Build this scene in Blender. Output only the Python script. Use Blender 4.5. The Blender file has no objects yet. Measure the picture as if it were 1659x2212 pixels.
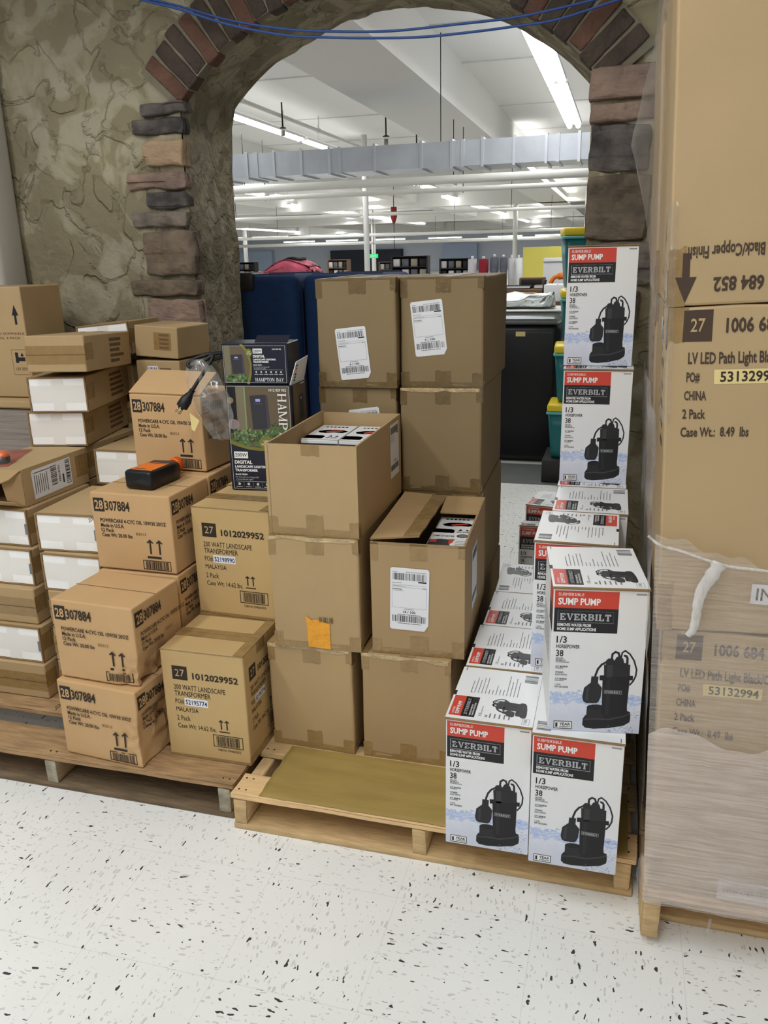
import bpy, bmesh, math, random
from mathutils import Vector, Matrix, noise
from math import radians as R, sin, cos, pi

SC = bpy.context.scene
COL = SC.collection
random.seed(7)

# ------------------------------------------------------------------ camera
CAM_H = 1.32
cd = bpy.data.cameras.new('camera')
co = bpy.data.objects.new('camera', cd)
COL.objects.link(co)
cd.sensor_fit = 'VERTICAL'
cd.sensor_height = 36.0
cd.lens = 36.0 * 1775.57 / 2212.0
cd.clip_start = 0.05
cd.clip_end = 300
_pi, _ro, _ya = R(17.2435), R(-1.33686), R(16.06674)
fw = Vector((-sin(_ya) * cos(_pi), cos(_ya) * cos(_pi), -sin(_pi)))
rt = Vector((cos(_ya), sin(_ya), 0))
up = rt.cross(fw)
r2 = rt * cos(_ro) + up * sin(_ro)
u2 = up * cos(_ro) - rt * sin(_ro)
M = Matrix((r2, u2, -fw)).transposed().to_4x4()
M.translation = Vector((0, 0, CAM_H))
co.matrix_world = M
SC.camera = co

# ------------------------------------------------------------------ world, lights, exposure
w = bpy.data.worlds.new('world')
SC.world = w
w.use_nodes = True
w.node_tree.nodes['Background'].inputs[0].default_value = (0.985, 1.0, 1.0, 1)
w.node_tree.nodes['Background'].inputs[1].default_value = 0.26
SC.view_settings.view_transform = 'Standard'
SC.view_settings.look = 'None'
SC.view_settings.gamma = 1
SC.view_settings.use_curve_mapping = False
SC.view_settings.exposure = -0.07


def area(name, loc, rot, sx, sy, power, col=(0.99, 1.0, 0.985)):
    l = bpy.data.lights.new(name, 'AREA')
    l.shape = 'RECTANGLE'
    l.size, l.size_y = sx, sy
    l.energy = power
    l.color = col
    o = bpy.data.objects.new(name, l)
    o.location = loc
    o.rotation_euler = rot
    COL.objects.link(o)
    return o


# fluorescent strips of the front room, over and behind the camera
area('ceiling_strip_light', (-2.1, 0.1, 2.95), (0, 0, 0), 0.25, 2.6, 42)
area('ceiling_strip_light', (-0.55, -0.1, 2.95), (0, 0, 0), 0.25, 2.6, 38)
area('ceiling_strip_light', (-0.9, -2.6, 2.95), (R(20), 0, 0), 2.6, 0.25, 46)
# fluorescent rows of the store beyond the arch
for lx, ly in ((-0.9, 10.5), (-5.3, 10.5), (-9.5, 10.5), (-2, 24), (-9, 24), (-16, 24), (-4, 42), (-14, 42), (-25, 42), (-6, 64), (-20, 64), (-34, 64)):
    big = 12 if ly < 15 else 16
    area('store_strip_light', (lx, ly, 3.12), (0, 0, 0), 0.5, big, 92 if ly < 15 else 270, (1, 1, 1))
    area('store_strip_light', (lx, ly, 3.27), (pi, 0, 0), 0.5, big, 15 if ly < 15 else 60, (1, 1, 1))
area('store_strip_light', (-0.9, 5.0, 3.1), (0, 0, 0), 0.3, 3, 22, (1, 1, 1))


# ------------------------------------------------------------------ materials
def lin(c):
    return tuple(((v / 255) / 12.92 if v / 255 <= 0.04045 else ((v / 255 + 0.055) / 1.055) ** 2.4) for v in c) + (1,)


MATS = {}


def mat(name, rgb, rough=0.6, metal=0.0, var=0.0, vscale=8.0, stretch=(1, 1, 1), bump=0.0, bscale=40.0, spec=0.4, rgb2=None, emit=0):
    m = bpy.data.materials.new(name)
    m.use_nodes = True
    nt = m.node_tree
    b = nt.nodes['Principled BSDF']
    b.inputs['Roughness'].default_value = rough
    b.inputs['Metallic'].default_value = metal
    b.inputs['Specular IOR Level'].default_value = spec
    b.inputs['Base Color'].default_value = lin(rgb)
    if emit:
        b.inputs['Emission Color'].default_value = lin(rgb)
        b.inputs['Emission Strength'].default_value = emit
    if var or rgb2 or bump:
        tc = nt.nodes.new('ShaderNodeTexCoord')
        mp = nt.nodes.new('ShaderNodeMapping')
        mp.inputs['Scale'].default_value = stretch
        nt.links.new(tc.outputs['Object'], mp.inputs[0])
    if var or rgb2:
        n = nt.nodes.new('ShaderNodeTexNoise')
        n.inputs['Scale'].default_value = vscale
        n.inputs['Detail'].default_value = 5
        nt.links.new(mp.outputs[0], n.inputs['Vector'])
        r = nt.nodes.new('ShaderNodeValToRGB')
        r.color_ramp.elements[0].position = 0.3
        r.color_ramp.elements[1].position = 0.7
        a = lin(rgb)
        if rgb2:
            r.color_ramp.elements[0].color = a
            r.color_ramp.elements[1].color = lin(rgb2)
        else:
            r.color_ramp.elements[0].color = tuple(v * (1 - var) for v in a[:3]) + (1,)
            r.color_ramp.elements[1].color = tuple(min(1, v * (1 + var)) for v in a[:3]) + (1,)
        nt.links.new(n.outputs['Fac'], r.inputs[0])
        nt.links.new(r.outputs[0], b.inputs['Base Color'])
    if bump:
        n2 = nt.nodes.new('ShaderNodeTexNoise')
        n2.inputs['Scale'].default_value = bscale
        n2.inputs['Detail'].default_value = 4
        nt.links.new(mp.outputs[0], n2.inputs['Vector'])
        bp = nt.nodes.new('ShaderNodeBump')
        bp.inputs['Strength'].default_value = bump
        bp.inputs['Distance'].default_value = 0.01
        nt.links.new(n2.outputs['Fac'], bp.inputs['Height'])
        nt.links.new(bp.outputs[0], b.inputs['Normal'])
    MATS[name] = m
    return m


mat('kraft_tan', (197, 160, 114), 0.75, var=0.06, vscale=5, bump=0.08, bscale=25)
mat('kraft_gold', (194, 164, 113), 0.72, var=0.05, vscale=5, bump=0.08, bscale=25)
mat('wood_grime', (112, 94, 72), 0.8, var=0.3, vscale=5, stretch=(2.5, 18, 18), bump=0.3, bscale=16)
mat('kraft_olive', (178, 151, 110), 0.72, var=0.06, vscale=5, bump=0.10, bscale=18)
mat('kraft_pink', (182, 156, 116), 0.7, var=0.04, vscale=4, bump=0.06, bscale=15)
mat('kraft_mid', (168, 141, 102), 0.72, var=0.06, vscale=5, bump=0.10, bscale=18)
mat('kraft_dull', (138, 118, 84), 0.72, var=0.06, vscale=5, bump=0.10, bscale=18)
mat('tape_dull', (112, 92, 58), 0.22, var=0.10, vscale=30, bump=0.3, bscale=60, spec=0.6)
mat('kraft_edge', (142, 114, 76), 0.85)
mat('kraft_dark', (92, 70, 44), 0.9)
mat('kraft_inner', (176, 146, 104), 0.8, var=0.05)
mat('tape_brown', (150, 122, 78), 0.22, var=0.10, vscale=30, bump=0.3, bscale=60, spec=0.6)
mat('tape_orange', (232, 160, 45), 0.3, var=0.10, vscale=40, bump=0.5, bscale=60)
mat('tape_shine', (186, 162, 120), 0.12, var=0.2, vscale=50, bump=0.8, bscale=60, spec=0.8)
mat('tape_white', (236, 233, 227), 0.25, var=0.03)
mat('card_white', (232, 234, 235), 0.45, spec=0.5)
mat('end_white', (248, 248, 246), 0.5, var=0.03, vscale=12)
mat('ink_dark', (46, 38, 32), 0.7)
mat('ink_soft', (110, 84, 56), 0.8)
mat('ink_black', (30, 30, 33), 0.5)
mat('ink_brown', (72, 56, 44), 0.7)
mat('ink_grey', (120, 122, 126), 0.6)
mat('ink_mid', (58, 58, 62), 0.5)
mat('ink_pump', (38, 38, 41), 0.45)
mat('ink_pump_dark', (26, 26, 28), 0.45)
mat('ink_silver', (176, 178, 182), 0.5)
mat('ink_red', (205, 70, 52), 0.45)
mat('ink_redblk', (140, 30, 28), 0.5)
mat('ink_white', (238, 238, 236), 0.5)
mat('ink_blue', (40, 52, 104), 0.6)
mat('paper', (228, 229, 232), 0.5)
mat('paper_yellow', (226, 206, 142), 0.6)
mat('navy', (27, 30, 46), 0.35)
mat('navy_line', (200, 205, 200), 0.5)
mat('photo_wall', (104, 90, 70), 0.45)
mat('photo_post', (124, 116, 92), 0.45)
mat('photo_night', (24, 26, 28), 0.45)
mat('photo_box', (52, 52, 58), 0.45)
mat('photo_box_side', (70, 66, 74), 0.45)
mat('photo_lcd', (170, 165, 235), 0.45)
mat('photo_leaf_dark', (44, 70, 40), 0.45)
mat('photo_leaf', (82, 116, 66), 0.45)
mat('photo_leaf_pale', (134, 156, 106), 0.45)
mat('photo_rock', (150, 132, 132), 0.45)
mat('olive', (122, 122, 48), 0.45)
mat('wood_pale', (196, 166, 120), 0.7, var=0.18, vscale=6, stretch=(3, 22, 22), bump=0.2, bscale=20)
mat('wood_pale_y', (196, 166, 120), 0.7, var=0.18, vscale=6, stretch=(22, 3, 22), bump=0.2, bscale=20)
mat('wood_old', (164, 132, 94), 0.75, var=0.28, vscale=5, stretch=(2.5, 18, 18), bump=0.3, bscale=16)
mat('wood_old_y', (150, 122, 86), 0.75, var=0.28, vscale=5, stretch=(18, 2.5, 18), bump=0.3, bscale=16)
mat('wood_end', (158, 150, 130), 0.8, var=0.3, vscale=30, bump=0.6, bscale=60)
mat('wood_fresh', (226, 190, 140), 0.7, var=0.12, vscale=6, stretch=(3, 22, 22), bump=0.2, bscale=20)
mat('nail', (70, 60, 52), 0.5, 0.6)
mat('sheet_olive', (158, 134, 74), 0.7, var=0.10, vscale=4, stretch=(2, 8, 1), bump=0.1, bscale=12)
mat('sheet_edge', (196, 178, 128), 0.8)
mat('steel', (186, 188, 190), 0.3, 0.55, var=0.10, vscale=4, stretch=(1, 1, 8))
mat('galv', (196, 202, 210), 0.35, 0.45, var=0.12, vscale=2.5)
mat('galv_seam', (206, 210, 216), 0.35, 0.6)
mat('white_paint', (226, 226, 222), 0.6)
mat('ceil_paint', (236, 236, 232), 0.8, var=0.02, vscale=0.5)
mat('beam_paint', (230, 229, 224), 0.8)
mat('pipe_paint', (224, 224, 218), 0.5)
mat('lamp_housing', (230, 230, 228), 0.5)
mat('tube_glow', (255, 255, 255), 0.5, emit=6.0)
mat('dark_metal', (40, 40, 42), 0.5, 0.5)
mat('black_plastic', (24, 25, 27), 0.32)
mat('black_cab', (13, 14, 16), 0.4)
mat('black_rubber', (20, 20, 21), 0.45)
mat('brass', (190, 176, 140), 0.3, 1.0)
mat('orange_label', (238, 120, 40), 0.4)
mat('orange_cap', (240, 105, 20), 0.35)
mat('blue_cloth', (4, 40, 80), 0.85, var=0.12, vscale=25, bump=0.2, bscale=150)
mat('blue_piping', (12, 30, 64), 0.8)
mat('teal', (16, 104, 108), 0.4)
mat('teal_rim', (96, 172, 170), 0.4)
mat('yellow_lid', (226, 200, 40), 0.4)
mat('yellow_wall', (236, 224, 110), 0.7)
mat('store_wall', (206, 212, 222), 0.8)
mat('store_wall_blue', (176, 192, 214), 0.8)
mat('store_dark', (52, 56, 66), 0.8)
mat('exit_green', (40, 190, 110), 0.4, emit=1.2)
mat('pink_wrap', (226, 108, 132), 0.25, var=0.25, vscale=9, bump=0.5, bscale=15)
mat('crimson', (140, 26, 44), 0.85)
mat('cloth_grey', (96, 98, 108), 0.9, var=0.15, vscale=12)
mat('cloth_dark', (36, 37, 42), 0.9)
mat('cloth_pale', (196, 194, 196), 0.9)
mat('desk_wood', (112, 84, 56), 0.6, var=0.2, vscale=4)
mat('clutter_dark', (44, 42, 42), 0.7)
mat('clutter_mid', (150, 140, 128), 0.7)
mat('clutter_orange', (236, 128, 40), 0.5)
mat('bag_white', (228, 234, 232), 0.3, var=0.05, vscale=20, bump=0.6, bscale=20)
mat('plank_grey', (108, 112, 110), 0.5, var=0.2, vscale=3, stretch=(2, 20, 1))
mat('store_floor', (206, 206, 202), 0.4, var=0.05, vscale=2)
mat('red_sprinkler', (130, 30, 34), 0.5)
mat('blue_wire', (46, 82, 150), 0.4)
mat('grey_sheets', (140, 130, 122), 0.6, var=0.3, vscale=5, stretch=(1, 1, 60))
mat('post_paint', (190, 186, 178), 0.6)
mat('mortar', (120, 114, 96), 0.9, var=0.15, vscale=20, bump=0.6, bscale=40)
mat('brick_red', (104, 74, 60), 0.85, var=0.30, vscale=9, bump=1.0, bscale=55)
mat('brick_dark', (74, 62, 54), 0.85, var=0.30, vscale=9, bump=1.0, bscale=55)
mat('brick_bright', (120, 82, 66), 0.85, var=0.22, vscale=9, bump=1.0, bscale=55)
mat('stone_grey', (82, 76, 72), 0.9, vscale=14, bump=1.0, bscale=30, rgb2=(136, 124, 112))
mat('stone_dark', (62, 58, 58), 0.9, vscale=14, bump=1.0, bscale=30, rgb2=(112, 104, 98))
mat('stone_tan', (150, 128, 102), 0.9, vscale=12, bump=0.9, bscale=30, rgb2=(174, 148, 118))
mat('stone_pink', (116, 98, 88), 0.9, vscale=12, bump=0.9, bscale=30, rgb2=(158, 134, 118))
mat('stone_brown', (78, 70, 60), 0.9, vscale=12, bump=1.0, bscale=26, rgb2=(128, 112, 94))


def clear_mat(name, tint, dens=0.5, rough=0.12, streak=(6, 6, 90), lo=0.35, hi=0.75, scale=2.0, gloss=0.45):
    """stretch film: mostly see-through, with glossy and milky streaks"""
    m = bpy.data.materials.new(name)
    m.use_nodes = True
    nt = m.node_tree
    nt.nodes.remove(nt.nodes['Principled BSDF'])
    out = nt.nodes['Material Output']
    tr = nt.nodes.new('ShaderNodeBsdfTransparent')
    tr.inputs[0].default_value = (0.97, 0.97, 0.97, 1)
    gl = nt.nodes.new('ShaderNodeBsdfGlossy')
    gl.inputs['Roughness'].default_value = rough
    df = nt.nodes.new('ShaderNodeBsdfDiffuse')
    df.inputs[0].default_value = lin(tint)
    tc = nt.nodes.new('ShaderNodeTexCoord')
    mp = nt.nodes.new('ShaderNodeMapping')
    mp.inputs['Scale'].default_value = streak
    n = nt.nodes.new('ShaderNodeTexNoise')
    n.inputs['Scale'].default_value = scale
    n.inputs['Detail'].default_value = 6
    nt.links.new(tc.outputs['Object'], mp.inputs[0])
    nt.links.new(mp.outputs[0], n.inputs['Vector'])
    rp = nt.nodes.new('ShaderNodeMapRange')
    rp.inputs['From Min'].default_value = lo
    rp.inputs['From Max'].default_value = hi
    rp.inputs['To Min'].default_value = dens * 0.35
    rp.inputs['To Max'].default_value = dens
    nt.links.new(n.outputs['Fac'], rp.inputs['Value'])
    bp = nt.nodes.new('ShaderNodeBump')
    bp.inputs['Strength'].default_value = 0.4
    bp.inputs['Distance'].default_value = 0.006
    nt.links.new(n.outputs['Fac'], bp.inputs['Height'])
    nt.links.new(bp.outputs[0], gl.inputs['Normal'])
    nt.links.new(bp.outputs[0], df.inputs['Normal'])
    mx = nt.nodes.new('ShaderNodeMixShader')
    nt.links.new(rp.outputs[0], mx.inputs[0])
    nt.links.new(tr.outputs[0], mx.inputs[1])
    nt.links.new(df.outputs[0], mx.inputs[2])
    lw = nt.nodes.new('ShaderNodeLayerWeight')
    lw.inputs['Blend'].default_value = 0.5
    nt.links.new(bp.outputs[0], lw.inputs['Normal'])
    pw = nt.nodes.new('ShaderNodeMath')
    pw.operation = 'POWER'
    pw.inputs[1].default_value = 4.0
    nt.links.new(lw.outputs['Facing'], pw.inputs[0])
    fr = nt.nodes.new('ShaderNodeMath')
    fr.operation = 'MULTIPLY_ADD'
    fr.inputs[1].default_value = gloss
    fr.inputs[2].default_value = gloss * 0.12
    nt.links.new(pw.outputs[0], fr.inputs[0])
    mx2 = nt.nodes.new('ShaderNodeMixShader')
    nt.links.new(fr.outputs[0], mx2.inputs[0])
    nt.links.new(mx.outputs[0], mx2.inputs[1])
    nt.links.new(gl.outputs[0], mx2.inputs[2])
    nt.links.new(mx2.outputs[0], out.inputs[0])
    MATS[name] = m


clear_mat('film', (236, 224, 214), 0.40, streak=(5, 5, 120), lo=.34, hi=.78)
clear_mat('film_milky', (240, 226, 216), 0.52, streak=(4, 4, 100), lo=.22, hi=.7)
clear_mat('film_thin', (206, 202, 200), 0.12, rough=.22, streak=(8, 8, 30))
clear_mat('film_loose', (170, 160, 148), 0.13, rough=.4, streak=(7, 7, 12), gloss=0.22)
clear_mat('film_dense', (232, 228, 224), 0.62, streak=(30, 30, 12), lo=0.3, hi=0.6)
clear_mat('bag_clear', (214, 212, 206), 0.30, streak=(9, 9, 9), lo=0.4, hi=0.62)
clear_mat('film_pink', (220, 110, 96), 0.6, streak=(9, 9, 9))


def floor_material():
    m = bpy.data.materials.new('vinyl_tile')
    m.use_nodes = True
    nt = m.node_tree
    N, L = nt.nodes.new, nt.links.new
    b = nt.nodes['Principled BSDF']
    tc = N('ShaderNodeTexCoord')
    T = 0.29
    sc = N('ShaderNodeMapping')
    sc.inputs['Scale'].default_value = (1 / T, 1 / T, 1 / T)
    sc.inputs['Location'].default_value = (0.35, 0.2, 0.5)
    L(tc.outputs['Object'], sc.inputs[0])
    ch = N('ShaderNodeTexChecker')
    ch.inputs['Scale'].default_value = 1
    ch.inputs[1].default_value = (1, 1, 1, 1)
    ch.inputs[2].default_value = (0, 0, 0, 1)
    L(sc.outputs[0], ch.inputs['Vector'])

    def flecks(stretch, cell, thr, keep, seed):
        mp = N('ShaderNodeMapping')
        mp.inputs['Scale'].default_value = stretch
        mp.inputs['Location'].default_value = (seed, seed * 1.7, 0)
        L(tc.outputs['Object'], mp.inputs[0])
        wn = N('ShaderNodeTexNoise')
        wn.inputs['Scale'].default_value = 60
        L(tc.outputs['Object'], wn.inputs['Vector'])
        ad = N('ShaderNodeMixRGB')
        ad.blend_type = 'ADD'
        ad.inputs[0].default_value = 0.035
        L(mp.outputs[0], ad.inputs[1])
        L(wn.outputs['Color'], ad.inputs[2])
        v = N('ShaderNodeTexVoronoi')
        v.voronoi_dimensions = '2D'
        v.inputs['Scale'].default_value = cell
        L(ad.outputs[0], v.inputs['Vector'])
        sp = N('ShaderNodeSeparateColor')
        L(v.outputs['Color'], sp.inputs[0])
        # random size per chip
        ml = N('ShaderNodeMath')
        ml.operation = 'MULTIPLY'
        ml.inputs[1].default_value = thr
        pw = N('ShaderNodeMath')
        pw.operation = 'POWER'
        pw.inputs[1].default_value = 2.2
        L(sp.outputs['Green'], pw.inputs[0])
        L(pw.outputs[0], ml.inputs[0])
        lt = N('ShaderNodeMath')
        lt.operation = 'LESS_THAN'
        L(v.outputs['Distance'], lt.inputs[0])
        L(ml.outputs[0], lt.inputs[1])
        kp = N('ShaderNodeMath')
        kp.operation = 'LESS_THAN'
        kp.inputs[1].default_value = keep
        L(sp.outputs['Red'], kp.inputs[0])
        mu = N('ShaderNodeMath')
        mu.operation = 'MULTIPLY'
        L(lt.outputs[0], mu.inputs[0])
        L(kp.outputs[0], mu.inputs[1])
        return mu.outputs[0]

    def per_tile(cell, thr, keep, seed, k=3.0):
        a = flecks((k, 1, 1), cell, thr, keep, seed)
        c = flecks((1, k, 1), cell, thr, keep, seed + 3.1)
        mx = N('ShaderNodeMix')
        L(ch.outputs['Fac'], mx.inputs[0])
        L(a, mx.inputs[2])
        L(c, mx.inputs[3])
        return mx.outputs[0]

    dark = per_tile(30, 0.20, 0.50, 1.3, 2.6)
    pale = per_tile(58, 0.36, 0.7, 5.9, 2.4)
    big = N('ShaderNodeTexNoise')
    big.inputs['Scale'].default_value = 1.6
    big.inputs['Detail'].default_value = 6
    L(tc.outputs['Object'], big.inputs['Vector'])
    base = N('ShaderNodeValToRGB')
    base.color_ramp.elements[0].position = 0.3
    base.color_ramp.elements[0].color = lin((230, 230, 226))
    base.color_ramp.elements[1].position = 0.7
    base.color_ramp.elements[1].color = lin((243, 243, 240))
    L(big.outputs['Fac'], base.inputs[0])
    m1 = N('ShaderNodeMixRGB')
    m1.inputs[2].default_value = lin((206, 205, 201))
    L(pale, m1.inputs[0])
    L(base.outputs[0], m1.inputs[1])
    m2 = N('ShaderNodeMixRGB')
    m2.inputs[2].default_value = lin((64, 62, 66))
    L(dark, m2.inputs[0])
    L(m1.outputs[0], m2.inputs[1])
    # tile joints
    br = N('ShaderNodeTexBrick')
    br.offset = 0
    br.inputs['Scale'].default_value = 1
    br.inputs['Mortar Size'].default_value = 0.0025
    br.inputs['Brick Width'].default_value = 1
    br.inputs['Row Height'].default_value = 1
    br.inputs['Color1'].default_value = (0, 0, 0, 1)
    br.inputs['Color2'].default_value = (0, 0, 0, 1)
    br.inputs['Mortar'].default_value = (0.45, 0.45, 0.45, 1)
    L(sc.outputs[0], br.inputs['Vector'])
    m3 = N('ShaderNodeMixRGB')
    m3.inputs[2].default_value = lin((198, 196, 190))
    L(br.outputs['Color'], m3.inputs[0])
    L(m2.outputs[0], m3.inputs[1])
    L(m3.outputs[0], b.inputs['Base Color'])
    b.inputs['Roughness'].default_value = 0.38
    b.inputs['Specular IOR Level'].default_value = 0.35
    MATS['vinyl_tile'] = m


floor_material()


def plaster_material(name, c1, c2, c3, scale):
    m = bpy.data.materials.new(name)
    m.use_nodes = True
    nt = m.node_tree
    N, L = nt.nodes.new, nt.links.new
    b = nt.nodes['Principled BSDF']
    b.inputs['Roughness'].default_value = 0.8
    b.inputs['Specular IOR Level'].default_value = 0.25
    tc = N('ShaderNodeTexCoord')
    wn = N('ShaderNodeTexNoise')
    wn.inputs['Scale'].default_value = scale * 0.8
    wn.inputs['Detail'].default_value = 5
    wn.inputs['Distortion'].default_value = 1.2
    L(tc.outputs['Object'], wn.inputs['Vector'])
    r = N('ShaderNodeValToRGB')
    r.color_ramp.elements[0].position = 0.40
    r.color_ramp.elements[0].color = lin(c1)
    r.color_ramp.elements[1].position = 0.60
    r.color_ramp.elements[1].color = lin(c3)
    e = r.color_ramp.elements.new(0.485)
    e.color = lin(c2)
    e = r.color_ramp.elements.new(0.50)
    e.color = lin(c3)
    L(wn.outputs['Fac'], r.inputs[0])
    n2 = N('ShaderNodeTexNoise')
    n2.inputs['Scale'].default_value = 1.7
    n2.inputs['Detail'].default_value = 3
    L(tc.outputs['Object'], n2.inputs['Vector'])
    r2_ = N('ShaderNodeValToRGB')
    r2_.color_ramp.elements[0].position = 0.35
    r2_.color_ramp.elements[0].color = (0.72, 0.72, 0.74, 1)
    r2_.color_ramp.elements[1].position = 0.65
    r2_.color_ramp.elements[1].color = (1, 1, 1, 1)
    L(n2.outputs['Fac'], r2_.inputs[0])
    mx = N('ShaderNodeMixRGB')
    mx.blend_type = 'MULTIPLY'
    mx.inputs[0].default_value = 1
    L(r.outputs[0], mx.inputs[1])
    L(r2_.outputs[0], mx.inputs[2])
    L(mx.outputs[0], b.inputs['Base Color'])
    # stepped trowel ridges
    rb = N('ShaderNodeValToRGB')
    rb.color_ramp.elements[0].position = 0.47
    rb.color_ramp.elements[1].position = 0.51
    n3 = N('ShaderNodeTexNoise')
    n3.inputs['Scale'].default_value = scale
    n3.inputs['Detail'].default_value = 6
    n3.inputs['Distortion'].default_value = 0.8
    mp = N('ShaderNodeMapping')
    mp.inputs['Location'].default_value = (3, 5, 1)
    L(tc.outputs['Object'], mp.inputs[0])
    L(mp.outputs[0], n3.inputs['Vector'])
    L(n3.outputs['Fac'], rb.inputs[0])
    ad = N('ShaderNodeMath')
    ad.operation = 'ADD'
    L(rb.outputs[0], ad.inputs[0])
    n4 = N('ShaderNodeTexNoise')
    n4.inputs['Scale'].default_value = scale * 4
    n4.inputs['Detail'].default_value = 5
    L(tc.outputs['Object'], n4.inputs['Vector'])
    ad2 = N('ShaderNodeMath')
    ad2.operation = 'ADD'
    L(ad.outputs[0], ad2.inputs[0])
    L(n4.outputs['Fac'], ad2.inputs[1])
    L(r.outputs[0], ad.inputs[1])
    bp = N('ShaderNodeBump')
    bp.inputs['Strength'].default_value = 0.8
    bp.inputs['Distance'].default_value = 0.012
    L(ad2.outputs[0], bp.inputs['Height'])
    L(bp.outputs[0], b.inputs['Normal'])
    MATS[name] = m


plaster_material('plaster', (176, 168, 143), (160, 151, 122), (148, 138, 110), 6.5)
plaster_material('plaster_reveal', (176, 166, 138), (160, 150, 122), (144, 134, 108), 10.0)


def pump_print():
    """printed front of the pump cartons: white card, blue water line, pale blue below (printed ink)"""
    m = bpy.data.materials.new('pump_print')
    m.use_nodes = True
    nt = m.node_tree
    N, L = nt.nodes.new, nt.links.new
    b = nt.nodes['Principled BSDF']
    b.inputs['Roughness'].default_value = 0.42
    tc = N('ShaderNodeTexCoord')
    sx = N('ShaderNodeSeparateXYZ')
    L(tc.outputs['Object'], sx.inputs[0])
    n = N('ShaderNodeTexNoise')
    n.inputs['Scale'].default_value = 30
    n.inputs['Detail'].default_value = 4
    n.inputs['Distortion'].default_value = 2.5
    L(tc.outputs['Object'], n.inputs['Vector'])
    off = N('ShaderNodeMath')
    off.operation = 'MULTIPLY_ADD'
    off.inputs[1].default_value = 0.05
    L(n.outputs['Fac'], off.inputs[0])
    L(sx.outputs['Z'], off.inputs[2])
    r = N('ShaderNodeValToRGB')
    els = [(0.0, (200, 206, 220)), (0.19, (208, 212, 226)), (0.270, (218, 221, 232)), (0.300, (166, 186, 226)), (0.318, (214, 220, 236)),
           (0.335, (170, 190, 228)), (0.350, (228, 229, 233)), (1.0, (232, 231, 228))]
    cr = r.color_ramp
    cr.elements[0].position, cr.elements[0].color = els[0][0], lin(els[0][1])
    cr.elements[1].position, cr.elements[1].color = els[-1][0], lin(els[-1][1])
    for p, c in els[1:-1]:
        e = cr.elements.new(p)
        e.color = lin(c)
    sc = N('ShaderNodeMath')
    sc.operation = 'MULTIPLY'
    sc.inputs[1].default_value = 1 / 0.311
    L(off.outputs[0], sc.inputs[0])
    L(sc.outputs[0], r.inputs[0])
    L(r.outputs[0], b.inputs['Base Color'])
    MATS['pump_print'] = m


pump_print()


# ------------------------------------------------------------------ mesh building
class MB:
    def __init__(s):
        s.v, s.f, s.m, s.sm = [], [], [], []

    def add(s, vs, fs, m, smooth=False):
        b = len(s.v)
        s.v += [tuple(v) for v in vs]
        for f in fs:
            s.f.append(tuple(b + i for i in f))
            s.m.append(m)
            s.sm.append(smooth)
        return s

    def box(s, x0, x1, y0, y1, z0, z1, m, xf=None):
        vs = [(x, y, z) for z in (z0, z1) for y in (y0, y1) for x in (x0, x1)]
        if xf:
            vs = [xf @ Vector(v) for v in vs]
        return s.add(vs, [(0, 2, 3, 1), (4, 5, 7, 6), (0, 1, 5, 4), (2, 6, 7, 3), (0, 4, 6, 2), (1, 3, 7, 5)], m)

    def rbox(s, x0, x1, y0, y1, z0, z1, r, m, seg=2, cuts=0, fn=None, smooth=True):
        bm = bmesh.new()
        bmesh.ops.create_cube(bm, size=1)
        for v in bm.verts:
            v.co = Vector(((x0 + x1) / 2 + v.co.x * (x1 - x0), (y0 + y1) / 2 + v.co.y * (y1 - y0), (z0 + z1) / 2 + v.co.z * (z1 - z0)))
        if cuts:
            bmesh.ops.subdivide_edges(bm, edges=bm.edges[:], cuts=cuts, use_grid_fill=True)
        if r:
            ed = [e for e in bm.edges if len(e.link_faces) == 2 and e.calc_face_angle(0) > 0.6]
            bmesh.ops.bevel(bm, geom=ed, offset=r, segments=seg, profile=0.5, affect='EDGES')
        if fn:
            for v in bm.verts:
                v.co = fn(v.co)
        bm.verts.ensure_lookup_table()
        bm.verts.index_update()
        s.add([v.co[:] for v in bm.verts], [[v.index for v in f.verts] for f in bm.faces], m, smooth)
        bm.free()
        return s

    def tube(s, pts, r, m, n=8, cap=True):
        pts = [Vector(p) for p in pts]
        rs = r if isinstance(r, (list, tuple)) else [r] * len(pts)
        vs, fs = [], []
        prev = None
        for i, p in enumerate(pts):
            d = (pts[min(i + 1, len(pts) - 1)] - pts[max(i - 1, 0)]).normalized()
            if prev is None:
                a = d.orthogonal().normalized()
            else:
                a = (prev - d * prev.dot(d)).normalized()
            prev = a
            b = d.cross(a)
            for k in range(n):
                t = 2 * pi * k / n
                vs.append(p + (a * cos(t) + b * sin(t)) * rs[i])
        for i in range(len(pts) - 1):
            for k in range(n):
                fs.append((i * n + k, i * n + (k + 1) % n, (i + 1) * n + (k + 1) % n, (i + 1) * n + k))
        s.add(vs, fs, m, True)
        if cap:
            b = len(s.v) - len(vs)
            s.f.append(tuple(b + k for k in reversed(range(n))))
            s.f.append(tuple(b + (len(pts) - 1) * n + k for k in range(n)))
            s.m += [m, m]
            s.sm += [False, False]
        return s

    def build(s, name, parent=None, loc=(0, 0, 0), rot=(0, 0, 0)):
        me = bpy.data.meshes.new(name)
        me.from_pydata(s.v, [], s.f)
        names = []
        for m in s.m:
            if m not in names:
                names.append(m)
        for n in names:
            me.materials.append(MATS[n])
        idx = {n: i for i, n in enumerate(names)}
        me.polygons.foreach_set('material_index', [idx[m] for m in s.m])
        me.polygons.foreach_set('use_smooth', s.sm)
        me.update()
        o = bpy.data.objects.new(name, me)
        COL.objects.link(o)
        if parent:
            o.parent = parent
        o.location = loc
        o.rotation_euler = rot
        return o


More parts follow.
